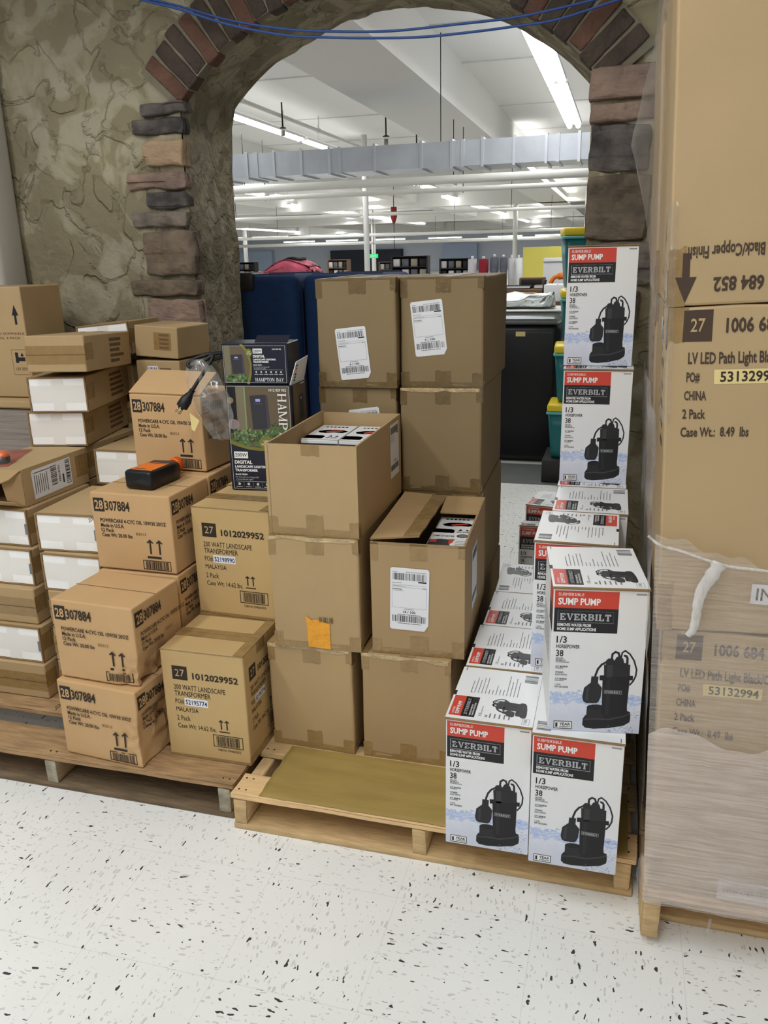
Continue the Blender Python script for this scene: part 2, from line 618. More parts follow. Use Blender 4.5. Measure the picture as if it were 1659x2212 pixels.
def empty(name, loc=(0, 0, 0), rot=(0, 0, 0)):
    o = bpy.data.objects.new(name, None)
    o.empty_display_size = 0.05
    COL.objects.link(o)
    o.location = loc
    o.rotation_euler = rot
    return o


def tag(o, label, cat, group=None, kind=None):
    if label:
        o['label'] = label
    if cat:
        o['category'] = cat
    if group:
        o['group'] = group
    if kind:
        o['kind'] = kind
    return o


def struct(o):
    o['kind'] = 'structure'
    return o


def kids(o):
    return [c for c in COL.objects if c.parent == o]


def copy_tree(o, loc, rot, label, group=None):
    c = o.copy()
    COL.objects.link(c)
    c.location, c.rotation_euler = loc, rot
    c['label'] = label
    if group:
        c['group'] = group
    for ch in kids(o):
        d = ch.copy()
        COL.objects.link(d)
        d.parent = c
        for g in kids(ch):
            e = g.copy()
            COL.objects.link(e)
            e.parent = d
    return c


# ------------------------------------------------------------------ lettering
_TX = {}


def text_shape(s, bold=0.0):
    """flat letters as polygons, cap height 1, starting at x = 0"""
    key = (s, bold)
    if key in _TX:
        return _TX[key]

    def raw(t):
        cu = bpy.data.curves.new('t', 'FONT')
        cu.body = t
        cu.size = 1
        cu.offset = bold
        cu.resolution_u = 2
        cu.fill_mode = 'BOTH'
        ob = bpy.data.objects.new('t', cu)
        COL.objects.link(ob)
        bpy.context.view_layer.update()
        dg = bpy.context.evaluated_depsgraph_get()
        me = bpy.data.meshes.new_from_object(ob.evaluated_get(dg))
        vs = [(v.co.x, v.co.y) for v in me.vertices]
        fs = [tuple(p.vertices) for p in me.polygons]
        bpy.data.objects.remove(ob)
        bpy.data.curves.remove(cu)
        bpy.data.meshes.remove(me)
        return vs, fs

    cap = 0.70 + bold
    if ('H', bold) != key and s != 'H':
        hv, _ = text_shape('H', bold)
        cap = _TX['cap', bold]
    vs, fs = raw(s)
    if s == 'H':
        cap = max(v[1] for v in vs)
        _TX['cap', bold] = cap
    x0 = min(v[0] for v in vs) if vs else 0
    x1 = max(v[0] for v in vs) if vs else 1
    out = ([((v[0] - x0) / cap, v[1] / cap) for v in vs], fs)
    _TX[key] = out
    _TX['w', s, bold] = (x1 - x0) / cap
    return out


def text_w(s, bold=0.0):
    text_shape(s, bold)
    return _TX['w', s, bold]


def rc(x0, y0, x1, y1):
    return [(x0, y0), (x1, y0), (x1, y1), (x0, y1)]


def bowl(x0, x1, y0, y1, t, th, n=10):
    """right-hand half ring"""
    out = []
    cy, ry = (y0 + y1) / 2, (y1 - y0) / 2
    pts = []
    for i in range(n + 1):
        a = -pi / 2 + pi * i / n
        pts.append(((x0 + (x1 - x0) * cos(a), cy + ry * sin(a)), (x0 + (x1 - x0 - t) * cos(a), cy + (ry - th) * sin(a))))
    for a, b in zip(pts, pts[1:]):
        out.append([a[0], b[0], b[1], a[1]])
    return out


def serif_glyph(c, S, T, F):
    """slab-serif capital in a unit-high cell: S thick stroke, T thin stroke, F serif reach -> (quads, advance)"""
    sb = lambda x0, x1, y: rc(x0 - F, y, x1 + F, y + T * 0.9)
    top = 1 - T * 0.9
    if c == 'E':
        return [rc(F, 0, F + S, 1), rc(0, 0, .66, T), rc(0, 1 - T, .63, 1), rc(F, .5 - T / 2, .48, .5 + T / 2), rc(.66 - T, 0, .66, .30), rc(.63 - T, .72, .63, 1), rc(.48 - T * .8, .36, .48, .64)], .74
    if c == 'L':
        return [rc(F, 0, F + S, 1), rc(0, 0, .62, T), sb(F, F + S, top), rc(.62 - T, 0, .62, .34)], .70
    if c == 'I':
        return [rc(F, 0, F + S, 1), sb(F, F + S, 0), sb(F, F + S, top)], S + 2 * F + .08
    if c == 'T':
        m = .36
        return [rc(m - S / 2, 0, m + S / 2, 1), rc(.02, 1 - T, .70, 1), sb(m - S / 2, m + S / 2, 0), rc(.02, .68, .02 + T, 1), rc(.70 - T, .68, .70, 1)], .80
    if c == 'V':
        return [[(.06, 1), (.06 + S, 1), (.36 + S * .5, 0), (.36 - S * .1, 0)], [(.74 - T, 1), (.74, 1), (.36 + S * .55, 0), (.36 + S * .1, 0)], sb(.06, .06 + S, top), sb(.74 - T, .74, top)], .86
    if c == 'Y':
        return [[(.06, 1), (.06 + S, 1), (.36 + S * .6, .45), (.36 - S * .4, .45)], [(.74 - T, 1), (.74, 1), (.36 + S * .6, .45), (.36 + S * .1, .45)], rc(.36 - S / 2, 0, .36 + S / 2, .5), sb(.06, .06 + S, top), sb(.74 - T, .74, top), sb(.36 - S / 2, .36 + S / 2, 0)], .82
    if c == 'A':
        return [[(.08, 0), (.08 + T, 0), (.40, 1), (.34, 1)], [(.66 - S, 0), (.66, 0), (.44, 1), (.32, 1)], rc(.2, .30, .58, .30 + T), sb(.08, .08 + T, 0), sb(.66 - S, .66, 0)], .80
    if c in 'PRB':
        q = [rc(F, 0, F + S, 1), rc(0, 0, F + S + F, T * .9), rc(0, top, F + S, 1)]
        q += [rc(F + S, 1 - T, .38, 1)]
        if c == 'B':
            q += bowl(.36, .66, .52 - T / 2, 1, S, T) + bowl(.36, .72, 0, .52 + T / 2, S, T) + [rc(F, .52 - T / 2, .38, .52 + T / 2), rc(F, 0, .38, T)]
            return q, .80
        q += bowl(.36, .70, .44, 1, S, T) + [rc(F + S, .44, .38, .44 + T)]
        if c == 'R':
            q += [[(.34, .46), (.34 + S, .46), (.62 + S * .6, 0), (.62 - S * .4, 0)], rc(.52, 0, .62 + S * .6 + F * .6, T * .9)]
            return q, .86
        return q, .76
    if c == 'H':
        return [rc(F, 0, F + S, 1), rc(.76 - S, 0, .76, 1), rc(F, .5 - T / 2, .76, .5 + T / 2), sb(F, F + S, 0), sb(F, F + S, top), sb(.76 - S, .76, 0), sb(.76 - S, .76, top)], .92
    if c == 'N':
        return [rc(F, 0, F + T, 1), rc(.76 - T, 0, .76, 1), [(F, 1), (F + S, 1), (.76, 0), (.76 - S, 0)], sb(F, F + T, 0), sb(F, F + T, top), sb(.76 - T, .76, top)], .92
    if c == 'M':
        return [rc(F, 0, F + T, 1), rc(.94 - S, 0, .94, 1), [(F, 1), (F + S, 1), (.5 + S / 2, .05), (.5 - S / 3, .05)], [(.94 - T, 1), (.94, 1), (.5 + S / 2, .05), (.5, .05)], sb(F, F + T, 0), sb(.94 - S, .94, 0), sb(F, F + T, top), sb(.94 - S, .94, top)], 1.10
    if c == 'O':
        n, q, pts = 20, [], []
        for i in range(n + 1):
            a = 2 * pi * i / n
            pts.append(((.40 + .38 * cos(a), .5 + .52 * sin(a)), (.40 + (.38 - S) * cos(a), .5 + (.52 - T) * sin(a))))
        for a, b in zip(pts, pts[1:]):
            q.append([a[0], b[0], b[1], a[1]])
        return q, .88
    return [], .5


def serif_text(s, S, T, F):
    out, x = [], 0
    for c in s:
        q, adv = serif_glyph(c, S, T, F)
        out += [[(p[0] + x, p[1]) for p in f] for f in q]
        x += adv
    return out, x - .06


class Face:
    """a printed panel: u runs right, v runs down, both 0..1; ink lies a hair above the board"""

    def __init__(s, mb, o, u, v, W, H, lift=0.0004):
        s.mb, s.o, s.u, s.v = mb, Vector(o), Vector(u).normalized(), Vector(v).normalized()
        s.n = s.u.cross(s.v)
        s.W, s.H, s.lift = W, H, lift

    def P(s, u, v, k=1):
        return s.o + s.u * (u * s.W) + s.v * ((1 - v) * s.H) + s.n * (s.lift * k)

    def poly(s, pts, m, k=1):
        ar = sum(a[0] * b[1] - b[0] * a[1] for a, b in zip(pts, pts[1:] + pts[:1]))
        if ar > 0:
            pts = pts[::-1]
        s.mb.add([s.P(a, b, k) for a, b in pts], [tuple(range(len(pts)))], m)

    def rect(s, u0, v0, u1, v1, m, k=1):
        s.poly([(u0, v0), (u1, v0), (u1, v1), (u0, v1)], m, k)

    def frame(s, u0, v0, u1, v1, t, m, k=1):
        a, b = t / s.W, t / s.H
        s.rect(u0, v0, u1, v0 + b, m, k)
        s.rect(u0, v1 - b, u1, v1, m, k)
        s.rect(u0, v0 + b, u0 + a, v1 - b, m, k)
        s.rect(u1 - a, v0 + b, u1, v1 - b, m, k)

    def text(s, t, u0, v0, v1, m, u1=None, bold=0.0, k=2, align='l'):
        """cap line v0, base line v1; u1 fits the width"""
        vs, fs = text_shape(t, bold)
        h = v1 - v0
        w = text_w(t, bold)
        sx = (u1 - u0) / w if u1 is not None else h * s.H / s.W * 0.92
        s.mb.add([s.P(u0 + x * sx, v1 - y * h, k) for x, y in vs], fs, m)

    def serif(s, t, u0, v0, u1, v1, m, S=.2, T=.13, F=.06, k=2):
        q, w = serif_text(t, S, T, F)
        for i, f in enumerate(q):
            s.poly([(u0 + (u1 - u0) * x / w, v1 - (v1 - v0) * y) for x, y in f], m, k + (i % 3) * 0.15)

    def ell(s, cu, cv, ru, rv, m, k=1, n=24):
        s.poly([(cu + ru * cos(2 * pi * i / n), cv + rv * sin(2 * pi * i / n)) for i in range(n)], m, k)

    def stroke(s, pts, wd, m, k=1):
        """polyline of constant width wd metres"""
        P = [Vector((u * s.W, v * s.H)) for u, v in pts]
        for a, b in zip(P, P[1:]):
            d = (b - a)
            if d.length < 1e-6:
                continue
            d.normalize()
            nn = Vector((-d.y, d.x)) * wd / 2
            e = d * wd * 0.25
            q = [a - e + nn, b + e + nn, b + e - nn, a - e - nn]
            s.poly([(p.x / s.W, p.y / s.H) for p in q], m, k)

    def barcode(s, u0, v0, u1, v1, m, k=2, seed=1, vert=False, n=34):
        r = random.Random(seed)
        ws = [r.choice((1, 1, 2, 3)) for _ in range(2 * n)]
        tot = sum(ws)
        x = 0
        for i, wd in enumerate(ws):
            a, b = x / tot, (x + wd) / tot
            x += wd
            if i % 2 == 0:
                if vert:
                    s.rect(u0, v0 + (v1 - v0) * a, u1, v0 + (v1 - v0) * b, m, k)
                else:
                    s.rect(u0 + (u1 - u0) * a, v0, u0 + (u1 - u0) * b, v1, m, k)

    def lines(s, u0, v, u1, h, m, k=2, seed=1):
        """print too small to read: a row of short dashes"""
        r = random.Random(seed)
        u = u0
        while u < u1:
            wd = r.uniform(.02, .07) * (u1 - u0) * 1.6
            s.rect(u, v, min(u + wd, u1), v + h, m, k)
            u += wd + .018 * (u1 - u0)

    def tape(s, u0, v0, u1, v1, m='tape_brown', k=1, rag=0.006, seed=3):
        """a strip of tape with torn ends at v1"""
        r = random.Random(seed)
        n = 7
        low = [(u1 + (u0 - u1) * i / n, v1 + r.uniform(-rag, rag)) for i in range(n + 1)]
        s.poly([(u0, v0), (u1, v0)] + low, m, k)


def front(mb, w, d, h, lift=0.0004):
    return Face(mb, (-w / 2, 0, 0), (1, 0, 0), (0, 0, 1), w, h, lift)


def right(mb, w, d, h, lift=0.0004):
    return Face(mb, (w / 2, 0, 0), (0, 1, 0), (0, 0, 1), d, h, lift)


def left(mb, w, d, h, lift=0.0004):
    return Face(mb, (-w / 2, d, 0), (0, -1, 0), (0, 0, 1), d, h, lift)


def top(mb, w, d, h, lift=0.0004):
    return Face(mb, (-w / 2, 0, h), (1, 0, 0), (0, 1, 0), w, d, lift)


def top_side(mb, w, d, h, lift=0.0004):
    """print on the lid that is meant to be read from the right: its up points to the left"""
    return Face(mb, (w / 2, 0, h), (0, 1, 0), (-1, 0, 0), d, w, lift)


def top_side_turned(mb, w, d, h, lift=0.0004):
    return Face(mb, (-w / 2, d, h), (0, -1, 0), (1, 0, 0), d, w, lift)


def up_arrows(F, u, v0, v1, wd, gap, m, k=2):
    """two arrows over a bar"""
    for i in (0, 1):
        c = u + i * gap
        F.rect(c - wd * .12, v0 + .01, c + wd * .12, v1, m, k)
        hv = (v1 - v0) * .22
        F.poly([(c, v0), (c + wd * .5, v0 + hv), (c + wd * .34, v0 + hv * 1.25), (c, v0 + hv * .7), (c - wd * .34, v0 + hv * 1.25), (c - wd * .5, v0 + hv)], m, k + .3)


# ------------------------------------------------------------------ setting: floor, arch wall, ceiling
WY, WB = 2.75, 3.11          # front and back of the arch wall
AX, AZ, AR = -0.793, 1.235, 0.899
JL, JR = -1.470, -0.122
WTOP = 2.36

mb = MB()
mb.add([(-9, -5, 0), (6, -5, 0), (6, 4.80, 0), (-9, 4.80, 0)], [(0, 1, 2, 3)], 'vinyl_tile')
struct(mb.build('floor'))
mb = MB()
mb.add([(-60, 5.30, 0), (25, 5.30, 0), (25, 90, 0), (-60, 90, 0)], [(0, 1, 2, 3)], 'store_floor')
mb.add([(-9, 4.80, 0), (6, 4.80, 0), (6, 5.30, 0), (-9, 5.30, 0)], [(0, 1, 2, 3)], 'plank_grey')
struct(mb.build('floor_store'))


def arch_z(x):
    t = AR * AR - (x - AX) ** 2
    return AZ + math.sqrt(max(t, 0))


def plaster_d(x, z, amp=1.0):
    p = Vector((x * 3.1, 0.3, z * 3.1))
    a = noise.fractal(p, 0.9, 2.1, 5)
    st = 0.010 if a > 0.05 else (0.010 * (a + 0.05) / 0.1 if a > -0.05 else 0)
    return amp * (st + 0.012 * noise.noise(p * 0.5) + 0.004 * noise.noise(p * 5))


mb = MB()
cols = []
for i in range(33):
    cols.append((-2.6 + (JL + 2.6) * i / 32, 0.0))
cols.append((JL, None))
for i in range(1, 40):
    cols.append((JL + (JR - JL) * i / 40, None))
cols.append((JR, None))
for i in range(41):
    cols.append((JR + (1.6 - JR) * i / 40, 0.0))
NZ = 70
grid = []
for x, zl in cols:
    z0 = arch_z(x) if zl is None else 0.0
    colv = []
    for k in range(NZ + 1):
        t = k / NZ
        if zl is None and z0 > AZ + .5 and False:
            pass
        z = z0 + (WTOP - z0) * t
        colv.append((x, WY - plaster_d(x, z), z))
    grid.append(colv)
vs = [v for c in grid for v in c]
fs = []
for i in range(len(cols) - 1):
    if abs(cols[i][0] - cols[i + 1][0]) < 1e-6:
        continue
    for k in range(NZ):
        a = i * (NZ + 1) + k
        b = (i + 1) * (NZ + 1) + k
        fs.append((a, b, b + 1, a + 1))
mb.add(vs, fs, 'plaster', True)
# reveal of the opening
prof = [(JL, 1.795 * k / 36) for k in range(37)]
prof += [(JL + (JR - JL) * i / 44, arch_z(JL + (JR - JL) * i / 44)) for i in range(1, 44)]
prof += [(JR, 1.825 * (1 - k / 36)) for k in range(37)]
ND = 14
vs, fs = [], []
for i, (x, z) in enumerate(prof):
    a = prof[max(i - 1, 0)]
    b = prof[min(i + 1, len(prof) - 1)]
    t = Vector((b[0] - a[0], 0, b[1] - a[1]))
    t = t.normalized() if t.length > 1e-6 else Vector((0, 0, 1))
    nrm = Vector((t.z, 0, -t.x))
    for k in range(ND + 1):
        y = WY - 0.004 + (WB - WY + 0.004) * k / ND
        q = Vector((x * 5, y * 5, z * 5))
        s_ = 0.016 * noise.fractal(q, 0.9, 2.1, 4) + 0.006 * noise.noise(q * 5)
        if k == 0:
            s_ *= 0.2
        p = Vector((x, y, z)) + nrm * s_
        vs.append(p)
for i in range(len(prof) - 1):
    for k in range(ND):
        a = i * (ND + 1) + k
        b = a + ND + 1
        fs.append((a, a + 1, b + 1, b))
mb.add(vs, fs, 'plaster_reveal', True)
# back face of the wall
bx = [-2.6, JL] + [JL + (JR - JL) * i / 30 for i in range(31)] + [JR, 1.6]
for i in range(len(bx) - 1):
    x0, x1 = bx[i], bx[i + 1]
    if x1 - x0 < 1e-6:
        continue
    inn = i not in (0, len(bx) - 2)
    za, zb = (arch_z(x0), arch_z(x1)) if inn else (0, 0)
    mb.add([(x0, WB, za), (x1, WB, zb), (x1, WB, WTOP), (x0, WB, WTOP)], [(0, 3, 2, 1)], 'plaster')
wall = struct(mb.build('wall_back'))

# field stones down both sides of the opening
stones = [(-1.614, -1.444, 1.795, 1.832, 'stone_dark', 0), (-1.658, -1.457, 1.733, 1.785, 'stone_dark', 0.06), (-1.616, -1.461, 1.634, 1.715, 'stone_tan', 0),
          (-1.693, -1.466, 1.562, 1.616, 'stone_pink', 0.05), (-1.623, -1.464, 1.500, 1.552, 'stone_dark', 0), (-1.687, -1.465, 1.437, 1.487, 'stone_grey', 0.03),
          (-1.650, -1.450, 1.274, 1.424, 'stone_brown', 0), (-1.722, -1.455, 1.203, 1.258, 'stone_brown', 0), (-1.660, -1.450, 1.100, 1.198, 'stone_pink', 0.25),
          (-1.575, -1.450, 0.975, 1.090, 'stone_tan', 0.15), (-1.66, -1.45, 0.86, 0.965, 'stone_brown', 0), (-1.62, -1.45, 0.72, 0.85, 'stone_grey', 0),
          (-0.132, 0.10, 1.745, 1.830, 'stone_pink', 0), (-0.128, 0.06, 1.684, 1.732, 'stone_pink', 0.03), (-0.124, 0.05, 1.546, 1.676, 'stone_dark', 0),
          (-0.124, 0.06, 1.353, 1.538, 'stone_brown', 0), (-0.13, 0.09, 1.22, 1.345, 'stone_grey', 0), (-0.13, 0.05, 1.07, 1.21, 'stone_brown', 0)]


def stone_mesh(mb, x0, x1, z0, z1, m, skew, y=WY, seed=0):
    w_, h_ = x1 - x0, z1 - z0
    cx, cz = (x0 + x1) / 2, (z0 + z1) / 2

    def fn(p):
        u, v = (p.x - cx) / (w_ / 2), (p.z - cz) / (h_ / 2)
        q = Vector((p.x * 11 + seed, p.y * 11, p.z * 14))
        cl = noise.cell(q * .9)
        nz = noise.ridged_multi_fractal(q, 0.9, 2.2, 5, 1.0, 2.0) - 1.0
        e = noise.noise(Vector((p.x * 13 + seed * 3, 1, p.z * 13)))
        e2 = noise.noise(Vector((p.x * 13, 7, p.z * 13 + seed)))
        x = cx + u * w_ / 2 * (1 - .03 * abs(v) ** 2) + 0.011 * e * abs(u) ** 3
        z = cz + v * h_ / 2 * (1 - .05 * abs(u) ** 4) + 0.009 * e2 * abs(v) - skew * (u * 0.5 + .5) * h_ * 0.4
        yy = p.y
        if p.y < y - 0.005:
            yy = p.y - 0.007 * nz - .006 * (cl - .5) + 0.008 * max(abs(u) ** 6, abs(v) ** 6)
        return Vector((x, yy, z))

    mb.rbox(x0, x1, y - 0.032, y + 0.03, z0, z1, 0.003, m, seg=1, cuts=16, fn=fn, smooth=False)


mbl, mbr = MB(), MB()
for i, (x0, x1, z0, z1, m, sk) in enumerate(stones):
    stone_mesh(mbl if x0 < -1 else mbr, x0, x1, z0, z1, m, sk, seed=i * 2.7)
mbl.build('stone_quoins', wall)
mbr.build('stone_quoins', wall)

# radial bricks over the arch
mb = MB()
bm_m = ['brick_red', 'brick_bright', 'brick_dark', 'brick_red', 'brick_bright', 'brick_dark', 'brick_red', 'brick_dark']
a0, a1, nb = 138.5, 38.5, 30
for i in range(nb):
    a = R(a0 + (a1 - a0) * (i + .5) / nb)
    hw = R((a0 - a1) / nb) / 2 * 0.86
    rnd = random.uniform(-.008, .008)
    xf = Matrix.Translation((AX, WY, AZ)) @ Matrix.Rotation(-(a - pi / 2), 4, 'Y')
    wd = 0.97 * hw
    rng = i * 3.3

    def fn(p, xf=xf, rng=rng):
        q = xf @ p
        nq = q * 16 + Vector((rng, 0, 0))
        return q + Vector((0.003 * noise.noise(nq), -0.006 * noise.noise(nq * 1.5), 0.003 * noise.noise(nq + Vector((5, 5, 5)))))

    mb.rbox(-wd, wd, -0.026, 0.03, 0.893 + rnd, 1.058 + rnd, 0.004, bm_m[(i * 5 + i // 3) % 8] if i else 'brick_red', seg=1, cuts=5, fn=fn)
mb.build('brick_arch', wall)
mb = MB()
n = 40
for i in range(n):
    t0, t1 = R(139.5 + (37.5 - 139.5) * i / n), R(139.5 + (37.5 - 139.5) * (i + 1) / n)
    q = []
    for r_, t in ((0.893, t0), (0.893, t1), (1.060, t1), (1.060, t0)):
        q.append((AX + r_ * cos(t), WY - 0.020, AZ + r_ * sin(t)))
    mb.add(q, [(0, 1, 2, 3)], 'mortar')
    q2 = [(p[0], WY + 0.02, p[2]) for p in q]
    mb.add([q[0], q[1], q2[1], q2[0]], [(0, 1, 2, 3)], 'mortar')
    mb.add([q[3], q[2], q2[2], q2[3]], [(0, 1, 2, 3)], 'mortar')
mb.build('mortar_bed', wall)

# unseen panel added above the frame to shade the upper arch wall
mb = MB()
mb.box(-2.75, 1.6, 2.12, 3.11, 2.36, 2.42, 'beam_paint')
struct(mb.build('shade_panel'))

# pale post at the far end of the plaster wall
mb = MB()
mb.rbox(-2.75, -2.155, 2.58, 2.74, 0, WTOP, 0.03, 'post_paint', seg=3)
struct(mb.build('trim_1'))

# store ceiling and shell
mb = MB()
mb.add([(-60, 3.2, 3.55), (25, 3.2, 3.55), (25, 90, 3.55), (-60, 90, 3.55)], [(0, 3, 2, 1)], 'ceil_paint')
for y in (5.5, 7.5, 9.2, 11, 14.2, 17, 20, 23, 27, 32):
    mb.box(-30, 10, y - .012, y + .012, 3.535, 3.549, 'beam_paint')
struct(mb.build('ceiling'))
mb = MB()
mb.box(-60, 25, 78, 78.3, 0, 3.55, 'store_wall')
mb.box(-46, -33, 77.4, 78, 0, 2.1, 'store_wall_blue')
mb.box(-27, -20, 77.4, 78, 0, 2.0, 'store_dark')
mb.box(-16, -13, 77.4, 78, 0, 2.3, 'store_wall_blue')
struct(mb.build('wall_far'))
mb = MB()
mb.box(10, 10.3, 3.2, 78, 0, 3.55, 'store_wall')
struct(mb.build('wall_right'))
mb = MB()
mb.box(-50, -49.7, 3.2, 78, 0, 3.55, 'store_wall')
struct(mb.build('wall_left'))
mb = MB()
mb.box(-3.02, -2.05, 3.2, 77, 3.0, 3.549, 'beam_paint')
struct(mb.build('beam_soffit'))
for bxx in (-7.6, -12.6, -18.5, 2.6):
    mb = MB()
    mb.box(bxx - .3, bxx + .3, 3.2, 77, 3.15, 3.549, 'beam_paint')
    struct(mb.build('beam_along'))
for by in (20.5, 31, 44, 60):
    mb = MB()
    mb.box(-48, 9, by - .3, by + .3, 3.0, 3.52, 'beam_paint')
    struct(mb.build('beam_across'))
for cx_, cy_, rr in ((-4.83, 16, .055), (-13.2, 45, .12), (-4.2, 34, .09), (-24, 52, .14), (-1.1, 25, .06)):
    mb = MB()
    mb.tube([(cx_, cy_, 0), (cx_, cy_, 3.5)], rr, 'white_paint', 14)
    struct(mb.build('column'))
mb = MB()
mb.box(-3.42, -0.2, 30.0, 30.2, 0, 1.53, 'yellow_wall')
struct(mb.build('partition_yellow'))


# ------------------------------------------------------------------ pallets
def pallet(label, x0, x1, y0, y1, top_y, wood, end, blocks_x, h=0.10, bottom_in=0.0):
    """stringer pallet: boards run along x, stringers along y"""
    p = empty('wooden_pallet', (x0, y0, 0))
    tag(p, label, 'pallet', 'wooden pallets under the stock')
    W, D = x1 - x0, y1 - y0
    t = 0.016
    for i, (ya, yb) in enumerate(top_y):
        mb = MB()
        rr = random.Random(i + int(x0 * 100))
        fn = lambda q, rr=rr, i=i: Vector((q.x + .004 * noise.noise(Vector((q.y * 9, i, q.x * 3))), q.y + .005 * noise.noise(Vector((q.x * 4, i * 3, 1))), q.z + .0015 * noise.noise(Vector((q.x * 3, q.y * 5, i)))))
        mb.rbox(0, W, ya - y0, yb - y0, h - t, h - .0012, 0.002, wood if (i or wood != 'wood_pale') else 'wood_fresh', seg=1, cuts=7, fn=fn)
        for bx_ in blocks_x:
            for yy in (ya + .02, yb - .02):
                for dx in (-.008, .01):
                    mb.tube([(bx_ - x0 + dx, yy - y0, h - .002), (bx_ - x0 + dx, yy - y0, h - .0002)], .0025, 'nail', 6)
        mb.build('deck_board', p)
    for i, bx_ in enumerate(blocks_x):
        mb = MB()
        w_ = 0.017
        fn = lambda q, i=i: q + Vector((.002 * noise.noise(q * 20), .003 * noise.noise(q * 17 + Vector((i, 0, 0))), 0))
        mb.rbox(bx_ - x0 - w_, bx_ - x0 + w_, 0.006, D - .006, t, h - t, 0.003, wood + '_y', seg=1, cuts=5, fn=fn)
        mb.rbox(bx_ - x0 - w_ + .001, bx_ - x0 + w_ - .001, 0.0, 0.007, t, h - t - .001, 0.002, end, seg=1, cuts=3, fn=fn)
        mb.build('stringer', p)
    for i, (ya, yb) in enumerate(((y0 + bottom_in, y0 + bottom_in + .12), ((y0 + y1) / 2 - .06, (y0 + y1) / 2 + .06), (y1 - .12, y1))):
        mb = MB()
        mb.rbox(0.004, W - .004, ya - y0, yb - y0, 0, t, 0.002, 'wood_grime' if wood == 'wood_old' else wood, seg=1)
        mb.build('bottom_board', p)
    return p


# left pallet: front board runs proud, gap, then more boards
pallet('weathered wooden pallet carrying the oil and transformer cartons', -1.90, -0.846, 1.545, 2.70,
       [(1.545, 1.665), (1.735, 1.84), (1.845, 1.98), (1.985, 2.10), (2.105, 2.22), (2.23, 2.36), (2.38, 2.5), (2.56, 2.70)], 'wood_old', 'wood_end', (-1.86, -1.37, -0.872))
pallet('pale wooden pallet under the plain brown cartons and the white pump boxes', -0.838, 0.098, 1.515, 2.68,
       [(1.515, 1.60), (1.69, 1.78), (1.88, 1.98), (2.08, 2.18), (2.3, 2.4), (2.58, 2.68)], 'wood_pale', 'wood_pale', (-0.815, -0.372, 0.072))
pallet('wooden pallet under the shrink-wrapped tall cartons, partly out of frame', 0.104, 1.10, 1.395, 2.5,
       [(1.395, 1.50), (1.58, 1.68), (1.78, 1.88), (2.0, 2.1), (2.38, 2.5)], 'wood_pale', 'wood_pale', (0.125, 0.60, 1.075), h=0.128, bottom_in=0.07)

# flattened cardboard slip sheet lying over the front of the pale pallet
mb = MB()
vs, fs = [], []
nx, ny = 40, 14
for j in range(ny + 1):
    for i in range(nx + 1):
        u, v = i / nx, j / ny
        x = -0.765 + (-0.765 - -0.765) + u * 0.845 + (0.005 * noise.noise(Vector((v * 6, 0, 3))) if i == 0 else 0)
        y = 1.5195 + v * 0.215 + (0.004 * noise.noise(Vector((u * 20, 3, 0))) if j == 0 else 0)
        z = 0.1005 + 0.0022 * (0.5 + 0.5 * sin(v * 16 + 1.5 * noise.noise(Vector((u * 4, v * 3, 0))))) * (1 if v > .3 else .6)
        if u > .42:
            z = min(z, 0.1010)
        vs.append((x, y, z))
for j in range(ny):
    for i in range(nx):
        a = j * (nx + 1) + i
        fs.append((a, a + 1, a + nx + 2, a + nx + 1))
n0 = len(vs)
vs2 = vs + [(v[0], v[1], 0.0995) for v in vs]
fs2 = fs + [tuple(n0 + k for k in reversed(f)) for f in fs]
for i in range(nx):
    fs2.append((i, n0 + i, n0 + i + 1, i + 1))
for j in range(ny):
    a, b = j * (nx + 1), (j + 1) * (nx + 1)
    fs2.append((a, b, n0 + b, n0 + a))
mb.add(vs2, fs2, 'sheet_olive', True)
tag(mb.build('cardboard_sheet'), 'flat olive corrugated cardboard sheet lying on the pale pallet before the brown cartons', 'cardboard')


# ------------------------------------------------------------------ oil cartons (28 307884)
OW, OD, OH = 0.238, 0.199, 0.214


def dent_fn(corner_x, corner_z, rad, amt, seed=0, y0=0.0):
    """pushes the carton's front right edge in around a knock"""

    def fn(p):
        d = Vector(((p.x - corner_x), (p.y - y0) * 0.8, p.z - corner_z)).length
        if d < rad:
            k = (1 - d / rad) ** 1.2
            n = noise.noise(Vector((p.x * 22 + seed, p.y * 22, p.z * 22)))
            n2 = noise.noise(Vector((p.x * 45 + seed, p.y * 45, p.z * 45)))
            return p + Vector((-amt * k * (1 + .8 * n) , amt * k * (.7 + .9 * n2), amt * .35 * k * n))
        return p

    return fn


def carton_body(mb, w_, d_, h_, m, fn=None, cuts=0, r=0.004):
    mb.rbox(-w_ / 2, w_ / 2, 0, d_, 0.0006, h_ - .0006, r, m, seg=2, cuts=cuts, smooth=False)


def oil_art(F, side=False):
    k = OW / F.W
    X = lambda u: (u * k if not side else .035 + (u - .035) * k * .98)
    F.rect(X(.035), .075, X(.172), .25, 'ink_dark')
    F.text('28', X(.052), .105, .215, 'kraft_tan', u1=X(.158), bold=.02)
    F.text('307884', X(.185), .105, .225, 'ink_dark', u1=X(.495), bold=.02)
    ln = [('POWERCARE 4-CYC OIL 10W30 20OZ', .335, .93), ('Made in U.S.A.', .40, .40), ('12 Pack', .462, .265), ('Case Wt: 20.00 lbs', .525, .49)]
    for t, v, u1 in ln:
        F.text(t, X(.10), v, v + .046, 'ink_dark', u1=X(u1), bold=.02)
    F.text('83013', X(.54), .49, .525, 'ink_soft', u1=X(.665))
    if X(.94) < 1.02:
        up_arrows(F, X(.705), .565, .755, .085 * k, .115 * k, 'ink_dark')
        F.rect(X(.655), .785, X(.83), .815, 'ink_dark')
        F.frame(X(.59), .84, X(.94), .965, .0022, 'ink_dark')
        F.barcode(X(.625), .853, X(.91), .952, 'ink_dark')


